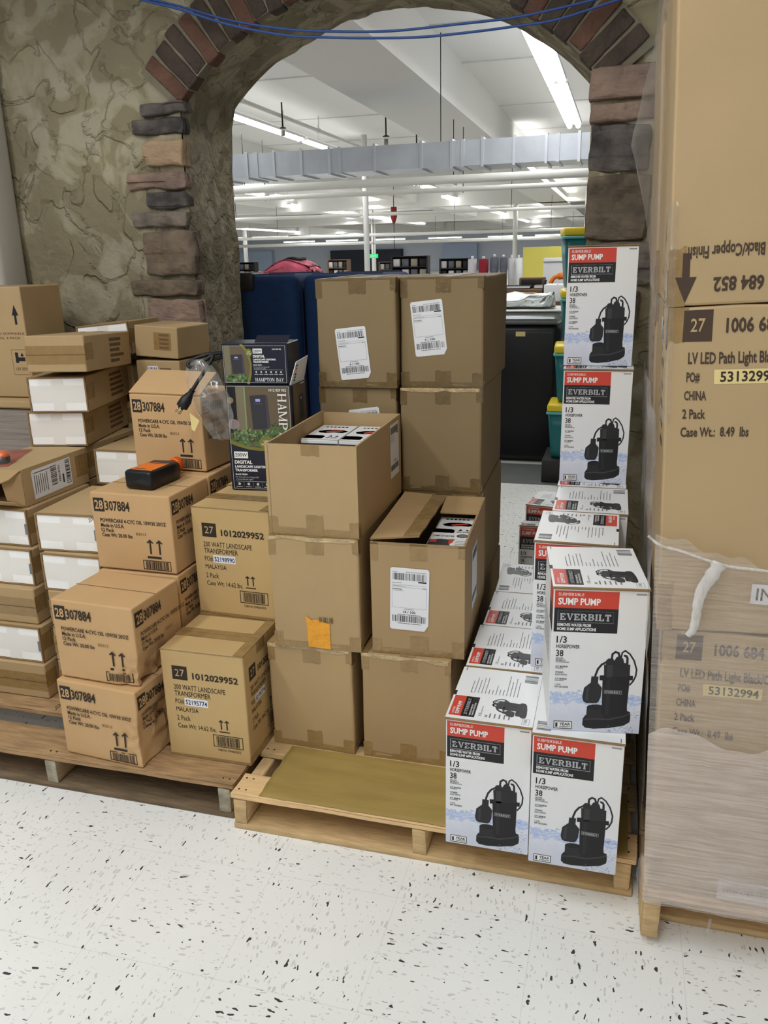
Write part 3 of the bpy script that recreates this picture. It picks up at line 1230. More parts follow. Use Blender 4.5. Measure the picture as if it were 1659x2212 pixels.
def oil_carton(dent=None, seam=True):
    mb = MB()
    w_, d_, h_ = OW, OD, OH
    carton_body(mb, w_, d_, h_, 'kraft_tan', cuts=30 if dent else 0)
    T_ = top(mb, w_, d_, h_)
    T_.rect(0.0, .494, 1, .506, 'kraft_edge')
    lf = .0012 if dent else .0004
    oil_art(front(mb, w_, d_, h_, lf))
    oil_art(right(mb, w_, d_, h_, lf), True)
    oil_art(left(mb, w_, d_, h_), True)
    if dent:
        # split long ink polygons are short enough to follow the knock
        mb.v = [tuple(dent(Vector(v))) for v in mb.v]
    return mb


oil_proto = oil_carton().build('oil_carton')
oil_proto.location = (-1.204, 1.790, 0.534)
oil_proto.rotation_euler = (0, 0, R(-1.2))
OG = 'engine oil cartons numbered 307884'
tag(oil_proto, 'tan oil carton numbered 307884 carrying the black oil bottle on its lid', 'carton', OG)
o = oil_carton(dent_fn(OW / 2, .075, .105, .026, 3, .085)).build('oil_carton', None, (-1.212, 1.560, .1), (0, 0, R(-4.5)))
tag(o, 'crushed-corner tan oil carton standing straight on the weathered pallet', 'carton', OG)
o = oil_carton(dent_fn(OW / 2, .01, .085, .030, 8, .055)).build('oil_carton', None, (-1.204, 1.576, .317), (0, 0, R(-3.2)))
tag(o, 'tan oil carton torn at its lower corner, on top of the crushed one', 'carton', OG)
for loc, rz, lb in [((-1.200, 1.785, .1), 0, 'hidden bottom tan oil carton behind the crushed one'), ((-1.200, 1.785, .317), 0, 'tan oil carton just below the one holding the bottle, its side showing'),
                    ((-1.200, 1.995, .1), 0, 'bottom tan oil carton of the rear row'), ((-1.200, 1.995, .317), 0, 'middle tan oil carton of the rear row'),
                    ((-1.200, 1.995, .534), 0, 'tan oil carton carrying the topmost oil carton, only its marked side showing'),
                    ((-1.221, 2.039, .751), -5.4, 'topmost tan oil carton beside the transformer display boxes')]:
    copy_tree(oil_proto, loc, (0, 0, R(rz)), lb, OG)

def flap(pts, m1='kraft_inner', th=.003):
    b = MB()
    P = [Vector(p) for p in pts]
    n_ = (P[1] - P[0]).cross(P[-1] - P[0]).normalized() * th
    Q = [p + n_ for p in P]
    N_ = len(P)
    b.add(P + Q, [tuple(reversed(range(N_))), tuple(range(N_, 2 * N_))] + [(i, (i + 1) % N_, N_ + (i + 1) % N_, N_ + i) for i in range(N_)], m1)
    return b


topmost = [o_ for o_ in COL.objects if o_.get('label', '').startswith('topmost tan oil')][0]
flap([(-OW / 2 + .001, .002, OH + .0008), (OW / 2 - .001, .002, OH + .0008), (OW / 2 - .004, .100, OH + .050), (-OW / 2 + .001, .100, OH + .053)], 'kraft_tan', .004).build('lid_flap', topmost)['label'] = 'raised lid flap'

# ------------------------------------------------------------------ transformer cartons (27 1012029952)
TW, TD, TH = 0.226, 0.208, 0.304


def tr_art(F, po, side=False):
    F.rect(.13, .145, .315, .27, 'ink_dark')
    F.text('27', .165, .175, .238, 'kraft_gold', u1=.28, bold=.0)
    F.text('1012029952', .375, .195, .25, 'ink_dark', u1=.925, bold=.03)
    F.text('200 WATT LANDSCAPE', .135, .315, .36, 'ink_dark', u1=.76)
    F.text('TRANSFORMER', .135, .375, .42, 'ink_dark', u1=.575)
    F.text('PO#', .135, .45, .492, 'ink_dark', u1=.24)
    F.rect(.25, .435, .535, .505, 'paper')
    F.text(po, .263, .45, .492, 'ink_blue', u1=.525, bold=.015)
    F.text('MALAYSIA', .135, .525, .565, 'ink_dark', u1=.41)
    F.text('2 Pack', .135, .605, .65, 'ink_dark', u1=.30)
    F.text('Case Wt: 14.62 lbs.', .135, .68, .722, 'ink_dark', u1=.61)
    up_arrows(F, .675, .60, .69, .06, .07, 'ink_dark')
    F.rect(.645, .708, .775, .718, 'ink_dark')
    F.frame(.56, .745, .925, .86, .002, 'ink_dark')
    F.barcode(.60, .757, .885, .848, 'ink_dark', seed=4)
    F.text('10810139460302', .61, .875, .897, 'ink_dark', u1=.89)


def tr_carton(po):
    mb = MB()
    carton_body(mb, TW, TD, TH, 'kraft_gold')
    T_ = top(mb, TW, TD, TH)
    T_.rect(0, .40, 1, .62, 'tape_brown')
    T_.rect(0, .497, 1, .503, 'kraft_edge', 2)
    T_.rect(.88, 0, 1, .40, 'tape_brown')
    T_.rect(.88, .62, 1, 1, 'tape_brown')
    tr_art(front(mb, TW, TD, TH), po)
    F = right(mb, TW, TD, TH)
    tr_art(F, po)
    F.tape(.38, 0, .62, .10)
    F.tape(0, .93, 1, 1, rag=0)
    front(mb, TW, TD, TH).tape(0, .975, 1, 1, rag=0)
    front(mb, TW, TD, TH).rect(0, 0, 1, .012, 'tape_brown', 1)
    return mb


TG = 'landscape transformer cartons numbered 1012029952'
o = tr_carton('52195774').build('transformer_carton', None, (-.946, 1.627, .1), (0, 0, R(.2)))
tag(o, 'transformer carton with sticker 52195774 standing on the weathered pallet', 'carton', TG)
tr2 = tr_carton('52198990').build('transformer_carton', None, (-.948, 1.842, .404), (0, 0, R(-2.2)))
tag(tr2, 'transformer carton with sticker 52198990 below the display boxes', 'carton', TG)
for loc, lb in [((-.948, 1.842, .1), 'transformer carton behind the one with sticker 52195774'), ((-.95, 2.062, .1), 'rear bottom transformer carton below the display boxes'), ((-.95, 2.062, .404), 'rear upper transformer carton below the display boxes')]:
    copy_tree(tr2, loc, (0, 0, 0), lb, TG)

# ------------------------------------------------------------------ plain brown cartons
BW, BD, BH = 0.226, 0.416, 0.2915


def ship_label(parent, n, u, v, w_, h_, rz, seed, y=-0.0012, W=BW, H=BH, cut=True):
    """white shipping label stuck on the front of a carton"""
    mb = MB()
    o_ = Matrix.Translation((-W / 2 + u * W, y, (1 - v) * H)) @ Matrix.Rotation(rz, 4, 'Y')
    t = MB()
    F = Face(t, (-w_ / 2, -.0004, -h_ / 2), (1, 0, 0), (0, 0, 1), w_, h_, .0002)
    c = .04
    F.poly([(c, 0), (1 - c, 0), (1, c * .7), (1, 1 - (.10 if cut else .02)), (1 - (.10 if cut else .02), 1), (c, 1), (0, 1 - c * .7), (0, c * .7)], 'paper', 0)
    F.barcode(.06, .085, .93, .195, 'ink_mid', 1, seed)
    F.text('PLEASE SCAN FOR DOCUMENT', .40, .055, .072, 'ink_mid', u1=.92, k=1)
    F.lines(.05, .06, .18, .008, 'ink_mid', 1, seed)
    F.rect(.72, .20, .93, .222, 'ink_black', 1)
    F.lines(.04, .235, .30, .009, 'ink_grey', 1, seed + 1)
    F.rect(.04, .268, .93, .271, 'ink_grey', 1)
    F.lines(.06, .285, .40, .008, 'ink_grey', 1, seed + 2)
    F.lines(.84, .30, .93, .012, 'ink_grey', 1, seed + 5)
    F.lines(.06, .335, .30, .012, 'ink_mid', 1, seed + 3)
    F.lines(.08, .36, .34, .007, 'ink_grey', 1, seed + 4)
    F.frame(.05, .305, .94, .64, .0005, 'ink_grey', 1)
    F.lines(.36, .655, .62, .010, 'ink_grey', 1, seed)
    F.text(n, .34, .685, .725, 'ink_black', u1=.66, bold=.02, k=1)
    F.lines(.20, .745, .80, .010, 'ink_mid', 1, seed + 6)
    F.barcode(.06, .765, .94, .87, 'ink_mid', 1, seed + 9)
    F.lines(.20, .888, .80, .010, 'ink_mid', 1, seed + 7)
    mb.v = [tuple(o_ @ Vector(v)) for v in t.v]
    mb.f, mb.m, mb.sm = t.f, t.m, t.sm
    q = mb.build('shipping_label', parent)
    q['label'] = 'white shipping label with barcodes'
    return q


def brown_tapes(mb, w_, d_, h_, seed=0, topface=True, only_bottom=False):
    r = random.Random(seed)
    F = front(mb, w_, d_, h_)
    j = lambda: r.uniform(-.015, .015)
    if not only_bottom:
        F.tape(.43 + j(), 0, .62 + j(), .15 + j(), seed=seed)
        F.tape(0, 0, .085, .17 + j(), seed=seed + 1)
        F.tape(.93, 0, 1, .12 + j(), seed=seed + 2)
        F.rect(0, 0, 1, .018, 'tape_brown')
    G = Face(mb, (w_ / 2, 0, h_), (-1, 0, 0), (0, 0, -1), w_, h_)
    G.tape(.39 + j(), 0, .57 + j(), .17 + j(), seed=seed + 3, k=2)
    G.tape(0, 0, .13, .14 + j(), seed=seed + 4, k=2)
    G.tape(.90, 0, 1, .14 + j(), seed=seed + 5, k=2)
    G.tape(0, 0, 1, .055, seed=seed + 6, rag=.003)
    S_ = right(mb, w_, d_, h_)
    S_.tape(0, 0, .05, .13, seed=seed)
    S_.tape(0, .93, .06, 1, seed=seed)
    if topface:
        T_ = top(mb, w_, d_, h_)
        T_.rect(.43, 0, .60, 1, 'tape_brown')
        T_.rect(0, 0, .07, 1, 'tape_brown')
        T_.rect(.512, 0, .518, 1, 'kraft_edge', 2)


def wobble(seed, amp=0.0022, h_=BH):
    def fn(p):
        q = Vector((p.x * 7 + seed, p.y * 5, p.z * 7))
        e = 1 + 1.5 * (p.z > h_ - .02) + 1.0 * (p.z < .02)
        return p + Vector((amp * noise.noise(q), amp * noise.noise(q + Vector((9, 0, 0))), amp * .4 * e * min(1, p.z / .02) * noise.noise(q * 2 + Vector((0, 9, 0)))))

    return fn


def brown_carton(seed, shine=False, m='kraft_olive'):
    mb = MB()
    carton_body(mb, BW, BD, BH, m, cuts=8, r=.006)
    brown_tapes(mb, BW, BD, BH, seed)
    if shine:
        front(mb, BW, BD, BH).tape(0, 0, .97, .032, 'tape_shine', k=3, rag=.014, seed=seed)
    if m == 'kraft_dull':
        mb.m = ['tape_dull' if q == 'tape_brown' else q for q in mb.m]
    fn = wobble(seed)
    mb.v = [tuple(fn(Vector(v))) for v in mb.v]
    return mb


BG = 'plain brown cartons on the pale pallet'


def put_brown(seed, loc, rz, label, shine=False):
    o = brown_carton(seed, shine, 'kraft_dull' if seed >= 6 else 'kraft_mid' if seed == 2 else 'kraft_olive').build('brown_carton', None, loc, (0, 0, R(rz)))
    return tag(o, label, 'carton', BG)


put_brown(1, (-.706, 1.742, .1), -1.2, 'plain brown carton at the bottom, standing next to the transformer carton 52195774', True)
put_brown(2, (-.456, 1.742, .1), 0, 'plain brown carton at the bottom, below the half-open one labelled 14 / 100', True)
b3 = put_brown(3, (-.680, 1.736, .392), 1.6, 'brown carton with an orange tape patch, below the open carton', True)
mb = MB()
F = Face(mb, (-BW / 2, -.0022, 0), (1, 0, 0), (0, 0, 1), BW, BH)
F.poly([(.385, .70), (.44, .735), (.50, .725), (.62, .755), (.655, .76), (.655, .995), (.40, .985)], 'tape_orange', 0)
q = mb.build('tape_patch', b3)
q['label'] = 'orange tape patch'
front_b3 = MB()
Face(front_b3, (-BW / 2, -.0022, 0), (1, 0, 0), (0, 0, 1), BW, BH).barcode(.54, .70, .70, .75, 'ink_soft', 1, 5, n=9)
front_b3.build('faded_barcode', b3)
b8 = put_brown(8, (-.6935, 2.175, .9755), -.4, 'brown carton labelled 6 / 100 at the top of its stack')
ship_label(b8, '6 / 100', .455, .68, .088, .140, R(-6), 5)
b9 = put_brown(9, (-.4615, 2.2, .9755), -.5, 'brown carton labelled 5 / 100 at the top of its stack')
ship_label(b9, '5 / 100', .345, .455, .088, .145, R(-6), 9)
b6 = put_brown(6, (-.699, 2.185, .6838), 0, 'brown carton showing the top of its label above the open carton')
ship_label(b6, '8 / 100', .62, .45, .090, .145, R(-8), 15)
put_brown(10, (-.4625, 2.192, .6838), .7, 'plain brown carton between the one labelled 5 / 100 and the half-open one', True)
put_brown(11, (-.4605, 2.192, .392), .3, 'plain brown carton behind the half-open one labelled 14 / 100')
put_brown(12, (-.4605, 2.192, .1), 0, 'rear bottom plain brown carton of the stack topped by 5 / 100')
put_brown(13, (-.70, 2.185, .392), 0, 'plain brown carton behind the one with the orange tape patch')
put_brown(14, (-.70, 2.185, .1), 0, 'rear bottom plain brown carton of the stack topped by 6 / 100')


def product_top(F):
    """printed lid of the boxed jump starters: white card, dark car with red glow, grey band"""
    F.rect(0, 0, 1, 1, 'card_white')
    for i in range(6):
        F.ell(.20 + i * .11, .12, .04, .035, 'ink_grey')
    F.poly([(.12, .42), (.30, .33), (.55, .30), (.80, .33), (.97, .42), (.85, .52), (.60, .50), (.40, .55), (.20, .52)], 'ink_black')
    F.poly([(.35, .46), (.50, .38), (.72, .36), (.82, .41), (.66, .45), (.52, .47), (.42, .52)], 'ink_red', 2)
    F.poly([(0, .70), (.42, .70), (.52, .76), (.52, .92), (0, .92)], 'ink_mid')
    F.rect(.54, .82, .98, .96, 'ink_white', 2)
    F.barcode(.58, .84, .92, .90, 'ink_mid', 3, 6, n=16)
    F.poly([(.60, .78), (.66, .68), (.72, .78)], 'ink_mid')
    F.poly([(.78, .78), (.83, .70), (.89, .78)], 'ink_mid')


def product_box(w_, d_, h_, red_front=False):
    mb = MB()
    carton_body(mb, w_, d_, h_, 'card_white', r=.0015)
    T_ = top(mb, w_, d_, h_)
    if red_front:
        T_.rect(0, 0, 1, 1, 'card_white')
        T_.rect(0, 0, 1, .30, 'ink_white', 2)
        T_.text('JUMP STARTER', .06, .14, .22, 'ink_mid', u1=.60, bold=.02, k=3)
        T_.ell(.80, .15, .15, .10, 'ink_mid', 3)
        T_.ell(.80, .15, .11, .07, 'ink_grey', 4)
        T_.poly([(.02, .38), (.30, .34), (.52, .36), (.62, .98), (.02, .98)], 'ink_mid', 2)
        T_.poly([(.04, .40), (.20, .36), (.22, .52), (.02, .55)], 'ink_red', 3)
        T_.poly([(.50, .34), (.64, .34), (.60, .55), (.52, .58)], 'ink_red', 3)
        T_.poly([(.48, .78), (.58, .66), (.80, .95), (.80, 1), (.52, 1)], 'ink_red', 3)
        for i in range(4):
            T_.lines(.68, .42 + i * .08, .96, .018, 'ink_grey', 3, i)
    else:
        product_top(T_)
    F = front(mb, w_, d_, h_)
    F.rect(0, .05, 1, .12, 'ink_mid')
    F.lines(.1, .2, .9, .02, 'ink_grey')
    return mb


def open_walls(mb, w_, d_, hf, hb, hl, hr, m='kraft_olive', t=.005):
    """carton with its lid flaps gone: floor and four walls of their own heights"""
    X0, X1 = -w_ / 2, w_ / 2
    mb.box(X0, X1, 0, d_, 0.0005, t, m)
    mb.box(X0, X1, 0, t, t, hf, m)
    mb.box(X0, X1, d_ - t, d_, t, hb, m)
    for s, h_ in ((-1, hl), (1, hr)):
        a, b = (X0, X0 + t) if s < 0 else (X1 - t, X1)
        n = 12
        vs = []
        for i in range(n + 1):
            f_ = i / n
            y = t + (d_ - 2 * t) * f_
            e = f_ * f_ * (3 - 2 * f_)
            z = hf + (h_ - hf) * e
            vs += [(a, y, t), (b, y, t), (b, y, z), (a, y, z)]
        fs = []
        for i in range(n):
            k = i * 4
            for q in range(4):
                fs.append((k + q, k + (q + 1) % 4, k + 4 + (q + 1) % 4, k + 4 + q)[::-1])
        fs += [(0, 1, 2, 3), tuple(n * 4 + q for q in (3, 2, 1, 0))]
        mb.add(vs, fs, m)


# the open carton on top of the near stack
H5 = .224
b5 = empty('open_carton', (-.678, 1.744, .6838), (0, 0, R(.6)))
tag(b5, 'open brown carton full of boxed jump starters, its flaps torn off', 'carton', BG)
mb = MB()
open_walls(mb, BW, BD, H5, H5, H5 + .004, H5)
Ff = front(mb, BW, BD, H5)
Ff.tape(.40, 0, .60, .115, seed=2)
G = Face(mb, (BW / 2, 0, H5), (-1, 0, 0), (0, 0, -1), BW, H5)
G.tape(.39, 0, .58, .24, seed=3, k=2)
G.tape(0, 0, .10, .18, seed=4, k=2)
G.tape(.90, 0, 1, .20, seed=5, k=2)
G.tape(0, 0, 1, .09, seed=6, rag=.003)
Ff.rect(.03, 0, .034, 1, 'kraft_edge', 2)
S_ = right(mb, BW, BD, H5)
S_.tape(0, .84, .05, 1)
mb.build('body', b5)
mb = MB()
F = Face(mb, (BW / 2 + .0006, .30, .068), (0, 1, 0), (0, 0, 1), .09, .145, .0002)
F.rect(0, 0, 1, 1, 'paper', 0)
F.barcode(.06, .06, .93, .19, 'ink_mid', 1, 3)
F.rect(.72, .20, .93, .222, 'ink_black', 1)
for i in range(3):
    F.lines(.05, .24 + .045 * i, .5, .01, 'ink_grey', 1, i)
F.text('10 / 100', .34, .685, .725, 'ink_black', u1=.66, k=1)
F.barcode(.06, .765, .94, .87, 'ink_mid', 1, 8)
mb.build('shipping_label', b5)['label'] = 'white shipping label with barcodes'
JG = 'boxed jump starters in the brown cartons'
c = product_box(.100, .185, .184).build('jump_starter_box', None, (-.731, 1.950, .690), (0, 0, R(1)))
tag(c, 'white jump starter box in the open carton, next to the display boxes', 'box', JG)
c = product_box(.100, .185, .184).build('jump_starter_box', None, (-.6275, 1.950, .690), (0, 0, R(0)))
tag(c, 'white jump starter box in the open carton, on the side of its shipping label', 'box', JG)

# the half-open carton labelled 14 / 100
H4 = .2865
b4 = empty('half_open_carton', (-.428, 1.756, .392), (0, 0, R(2.6)))
tag(b4, 'half-open brown carton labelled 14 / 100 with one lid flap folded over', 'carton', BG)
mb = MB()
open_walls(mb, BW, BD, H4, H4, H4, H4, 'kraft_mid')
brown_tapes(mb, BW, BD, H4, 4, topface=False)
S_ = right(mb, BW, BD, H4)
mb.build('body', b4)
ship_label(b4, '14 / 100', .415, .49, .094, .160, R(1.5), 21, W=BW, H=H4)
mb = MB()
F = Face(mb, (BW / 2 + .0006, .13, .07), (0, 1, 0), (0, 0, 1), .10, .16, .0002)
F.rect(0, 0, 1, 1, 'paper', 0)
F.barcode(.06, .06, .93, .19, 'ink_mid', 1, 3)
F.barcode(.06, .765, .94, .87, 'ink_mid', 1, 8)
mb.build('shipping_label', b4)
# long flap, tape strip along its free edge
mb = MB()
vs, fs = [], []
n, mth = 16, 6
for j in range(n + 1):
    for i in range(mth + 1):
        u, v = i / mth, j / n
        x = -BW / 2 + u * .118
        y = .004 + v * (BD - .008)
        z = H4 + .004 + u * (.010 * (1 - v) + .002) + .0015 * sin(v * 20) * u - .012 * u * v
        vs.append((x, y, z))
k0 = len(vs)
vs += [(v[0], v[1], v[2] + .004) for v in vs]
for j in range(n):
    for i in range(mth):
        a = j * (mth + 1) + i
        mm = (a, a + 1, a + mth + 2, a + mth + 1)
        fs.append(tuple(reversed(mm)))
mb.add(vs[:k0], fs, 'kraft_dark')
tp = [tuple(k0 + q for q in reversed(f)) for f in fs]
b_ = len(mb.v)
base = 0
mb.v += vs[k0:]
for f_i, f in enumerate(tp):
    mb.f.append(tuple(b_ + (q - k0) for q in f))
    mb.m.append('tape_brown' if (f_i % mth) >= mth - 2 else 'kraft_inner')
    mb.sm.append(False)
for i in range(mth):
    mb.f.append((i, i + 1, b_ + i + 1, b_ + i))
    mb.m.append('kraft_edge')
    mb.sm.append(False)
    a = n * (mth + 1) + i
    mb.f.append((a + 1, a, b_ + a, b_ + a + 1))
    mb.m.append('kraft_edge')
    mb.sm.append(False)
for j in range(n):
    a = j * (mth + 1) + mth
    mb.f.append((a, a + mth + 1, b_ + a + mth + 1, b_ + a))
    mb.m.append('kraft_edge')
    mb.sm.append(False)
mb.build('lid_flap', b4)
mb = MB()
xf = Matrix.Translation((0, BD - .004, H4)) @ Matrix.Rotation(R(6), 4, 'X')
mb.box(.006, BW / 2 - .004, -.115, 0, -.004, 0, 'kraft_inner', xf)
mb.build('rear_flap', b4)
for loc, rf, lb in [((-.374, 1.80, .398), True, 'white jump starter box in the half-open carton showing red clamps'), ((-.381, 1.945, .398), False, 'white jump starter box in the half-open carton, under its rear flap')]:
    c = product_box(.10, .14, .250 if rf else .245, rf).build('jump_starter_box', None, loc, (0, 0, R(3)))
    tag(c, lb, 'box', JG)

# ------------------------------------------------------------------ white sump pump boxes
PW, PD, PH = 0.177, 0.224, 0.309


def pump_pic(F, P, mk):
    """the pump drawn from simple shapes; P maps drawing points to the face, mk maps tones to inks"""
    D = lambda pts, m, k=1: F.poly([P(*p) for p in pts], mk(m), k)
    S = lambda pts, wd, m, k=1: F.stroke([P(*p) for p in pts], wd, mk(m), k)
    S([(1140, 1080), (1160, 990), (1200, 965), (1262, 1010), (1320, 1100), (1356, 1220), (1345, 1310), (1312, 1380), (1268, 1430)], .0032, 'ink_pump', 1)
    S([(1020, 1090), (1030, 1010), (1070, 982), (1110, 996), (1128, 1050)], .0042, 'ink_pump', 1)
    S([(965, 1110), (890, 1152), (842, 1210), (812, 1290), (802, 1345)], .0042, 'ink_pump', 1)
    D([(945, 1160), (945, 1100), (975, 1070), (1040, 1070), (1055, 1100), (1085, 1052), (1130, 1030), (1175, 1075), (1190, 1130), (1212, 1130), (1215, 1060), (1180, 1040), (1180, 1018), (1225, 1024), (1246, 1060), (1246, 1160)], 'ink_pump', 1.2)
    D([(655, 1900), (690, 1850), (800, 1835), (1000, 1850), (1150, 1830), (1240, 1790), (1285, 1805), (1290, 1890), (1280, 1950), (1200, 2000), (1000, 2035), (800, 2045), (690, 2030), (650, 1990)], 'ink_pump_dark', 1)
    D([(660, 1905), (800, 1890), (1000, 1900), (1200, 1855), (1285, 1815), (1288, 1835), (1200, 1880), (1000, 1925), (800, 1915), (660, 1925)], 'ink_mid', 1.4)
    D([(705, 1740), (935, 1740), (930, 1890), (700, 1885)], 'ink_pump', 1.2)
    F.poly([P(820 + 115 * cos(2 * pi * i / 20), 1738 + 38 * sin(2 * pi * i / 20)) for i in range(20)], mk('ink_pump_dark'), 1.5)
    D([(905, 1345), (1268, 1345), (1240, 1740), (1245, 1800), (1100, 1858), (900, 1848), (905, 1700)], 'ink_pump_dark', 1.6)
    D([(960, 1345), (1010, 1345), (1000, 1845), (950, 1845)], 'ink_pump', 1.8)
    D([(920, 1150), (1270, 1150), (1266, 1310), (1255, 1352), (925, 1352)], 'ink_pump', 1.8)
    D([(965, 1155), (1040, 1155), (1036, 1345), (960, 1345)], 'ink_mid', 2.0)
    D([(865, 1300), (940, 1296), (945, 1318), (1250, 1318), (1252, 1300), (1310, 1302), (1308, 1366), (1250, 1362), (940, 1364), (866, 1366)], 'ink_pump_dark', 2.0)
    D([(755, 1312), (852, 1316), (845, 1405), (748, 1402)], 'ink_pump', 2.0)
    D([(748, 1398), (845, 1402), (902, 1472), (886, 1600), (862, 1660), (830, 1684), (700, 1682), (656, 1660), (640, 1600), (660, 1470)], 'ink_pump', 2.1)
    D([(690, 1480), (730, 1440), (720, 1650), (680, 1640)], 'ink_mid', 2.3)


def pump_front(F):
    F.rect(0.018, .012, .69, .128, 'ink_red')
    F.rect(0.018, .128, .69, .292, 'ink_black')
    F.text('SUBMERSIBLE', .055, .026, .046, 'ink_white', u1=.325, bold=.0)
    F.text('SUMP PUMP', .055, .060, .104, 'ink_white', u1=.50, bold=.03)
    F.frame(.055, .146, .648, .226, .0014, 'ink_silver')
    F.serif('EVERBILT', .08, .164, .62, .210, 'ink_silver', S=.20, T=.15, F=.06)
    F.text('REMOVES WATER FROM', .055, .232, .252, 'ink_white', u1=.41, bold=.03)
    F.text('HOME SUMP APPLICATIONS', .055, .260, .280, 'ink_white', u1=.468, bold=.03)
    F.text('1/3', .055, .322, .367, 'ink_black', u1=.165, bold=.015)
    F.text('HORSEPOWER', .055, .380, .404, 'ink_black', u1=.305, bold=.02)
    F.text('38', .055, .418, .462, 'ink_black', u1=.135, bold=.015)
    for t, v, h, u1 in [('GALLONS', .470, .011, .135), ('PER MINUTE', .485, .011, .16), ('', .500, .006, .20), ('24 FT. MAXIMUM', .528, .012, .185), ('', .543, .006, .14), ('TETHERED', .570, .011, .145),
                        ('FLOAT SWITCH', .586, .012, .182), ('10 FT. MINIMUM', .616, .012, .18), ('', .631, .006, .15), ('1 1/2 IN.', .657, .011, .12), ('FNPT DISCHARGE', .673, .012, .20)]:
        if t:
            F.text(t, .055, v, v + h, 'ink_mid', u1=u1, bold=.02)
        else:
            F.lines(.055, v, u1, h, 'ink_grey', 2, 4)
    F.lines(.865, .020, .97, .009, 'ink_grey', 2, 7)

    def P(x, y):
        xl = 207 - 22 * (y - 150) / 1910
        xr = 1505 - 95 * (y - 185) / 1940
        u = (x - xl) / (xr - xl)
        yt = 155 + 30 * u
        yb = 2062 + 62 * u
        return u, (y - yt) / (yb - yt)

    pump_pic(F, P, lambda m: m)
    F.frame(.592, .689, .782, .714, .0005, 'ink_silver', 3)
    F.serif('EVERBILT', .605, .694, .770, .709, 'ink_silver', S=.22, T=.16, F=.06, k=3)
    F.frame(.062, .928, .262, .985, .0012, 'ink_black', 2)
    F.rect(.072, .933, .252, .980, 'ink_white', 1)
    F.text('1', .082, .942, .972, 'ink_black', u1=.104, bold=.03)
    F.text('YEAR', .125, .940, .960, 'ink_black', u1=.245, bold=.02)
    F.text('WARRANTY', .125, .965, .975, 'ink_black', u1=.245, bold=.02)
    # swirls and bubbles of the printed water
    r = random.Random(5)
    for i in range(26):
        u, v = r.uniform(.62, .93), r.uniform(.945, .99)
        F.stroke([(u, v), (u + r.uniform(-.012, .012), v + r.uniform(.003, .008)), (u + r.uniform(-.01, .02), v + .008)], .0007, 'ink_soft_blue', 1)
    for i in range(14):
        u, v = r.uniform(.86, .97), r.uniform(.78, .90)
        F.stroke([(u, v), (u + r.uniform(.01, .03), v - r.uniform(0, .004))], .0006, 'ink_soft_blue', 1)
    for side in (0, 1):
        for i in range(16):
            u = r.uniform(.02, .42) if side == 0 else r.uniform(.84, .97)
            v = .745 - (u * .09 if side == 0 else 0) + r.uniform(-.012, .012)
            a = r.uniform(.012, .035)
            F.stroke([(u, v), (u + a * .4, v - .008), (u + a, v - .006), (u + a * 1.3, v + .004)], .0011, 'ink_water', .6)


mat('ink_soft_blue', (120, 135, 176), 0.5)
mat('ink_water', (150, 174, 222), 0.5)


def pump_lid(F):
    """same print set sideways on the lid; up runs to the left when seen from the front"""
    F.rect(.05, .025, .415, .165, 'ink_red')
    F.rect(.05, .165, .415, .325, 'ink_black')
    F.text('SUBMERSIBLE', .08, .055, .077, 'ink_white', u1=.20)
    F.text('SUMP PUMP', .08, .092, .135, 'ink_white', u1=.31, bold=.03)
    F.frame(.075, .18, .39, .245, .0010, 'ink_silver')
    F.serif('EVERBILT', .09, .194, .375, .231, 'ink_silver')
    F.text('REMOVES WATER FROM', .08, .257, .275, 'ink_white', u1=.27, bold=.02)
    F.text('HOME SUMP APPLICATIONS', .08, .287, .305, 'ink_white', u1=.305, bold=.02)
    F.text('1/3', .09, .365, .40, 'ink_mid', u1=.135, bold=.0)
    F.text('HORSEPOWER', .145, .385, .40, 'ink_grey', u1=.265)
    F.text('38', .075, .44, .47, 'ink_mid', u1=.115)
    for i in range(5):
        F.lines(.075, .49 + i * .055, .15, .016, 'ink_grey', 2, i)
    r = random.Random(3)
    for i in range(14):
        F.lines(.50, .19 + i * .043, r.uniform(.68, .90) if i < 5 or i > 9 else r.uniform(.58, .70), .0085, 'ink_grey', 2, i + 20)
    F.text('7', .49, .19, .225, 'ink_grey', u1=.515)

    def P(x, y):
        u, v = (x - 640) / 720, (y - 960) / 1090
        return .13 + u * .30, .49 + v * .42

    pump_pic(F, P, lambda m: {'ink_pump_dark': 'ink_pump', 'ink_pump': 'ink_mid', 'ink_mid': 'ink_mid'}[m])
    F.frame(.03, .87, .13, .955, .0008, 'ink_grey')
    F.text('1 YEAR', .045, .89, .925, 'ink_grey', u1=.115)
    F.barcode(.80, .80, .95, .96, 'ink_grey', 2, 9, vert=False, n=10)
    F.lines(.93, .04, .99, .012, 'ink_grey', 2, 3)


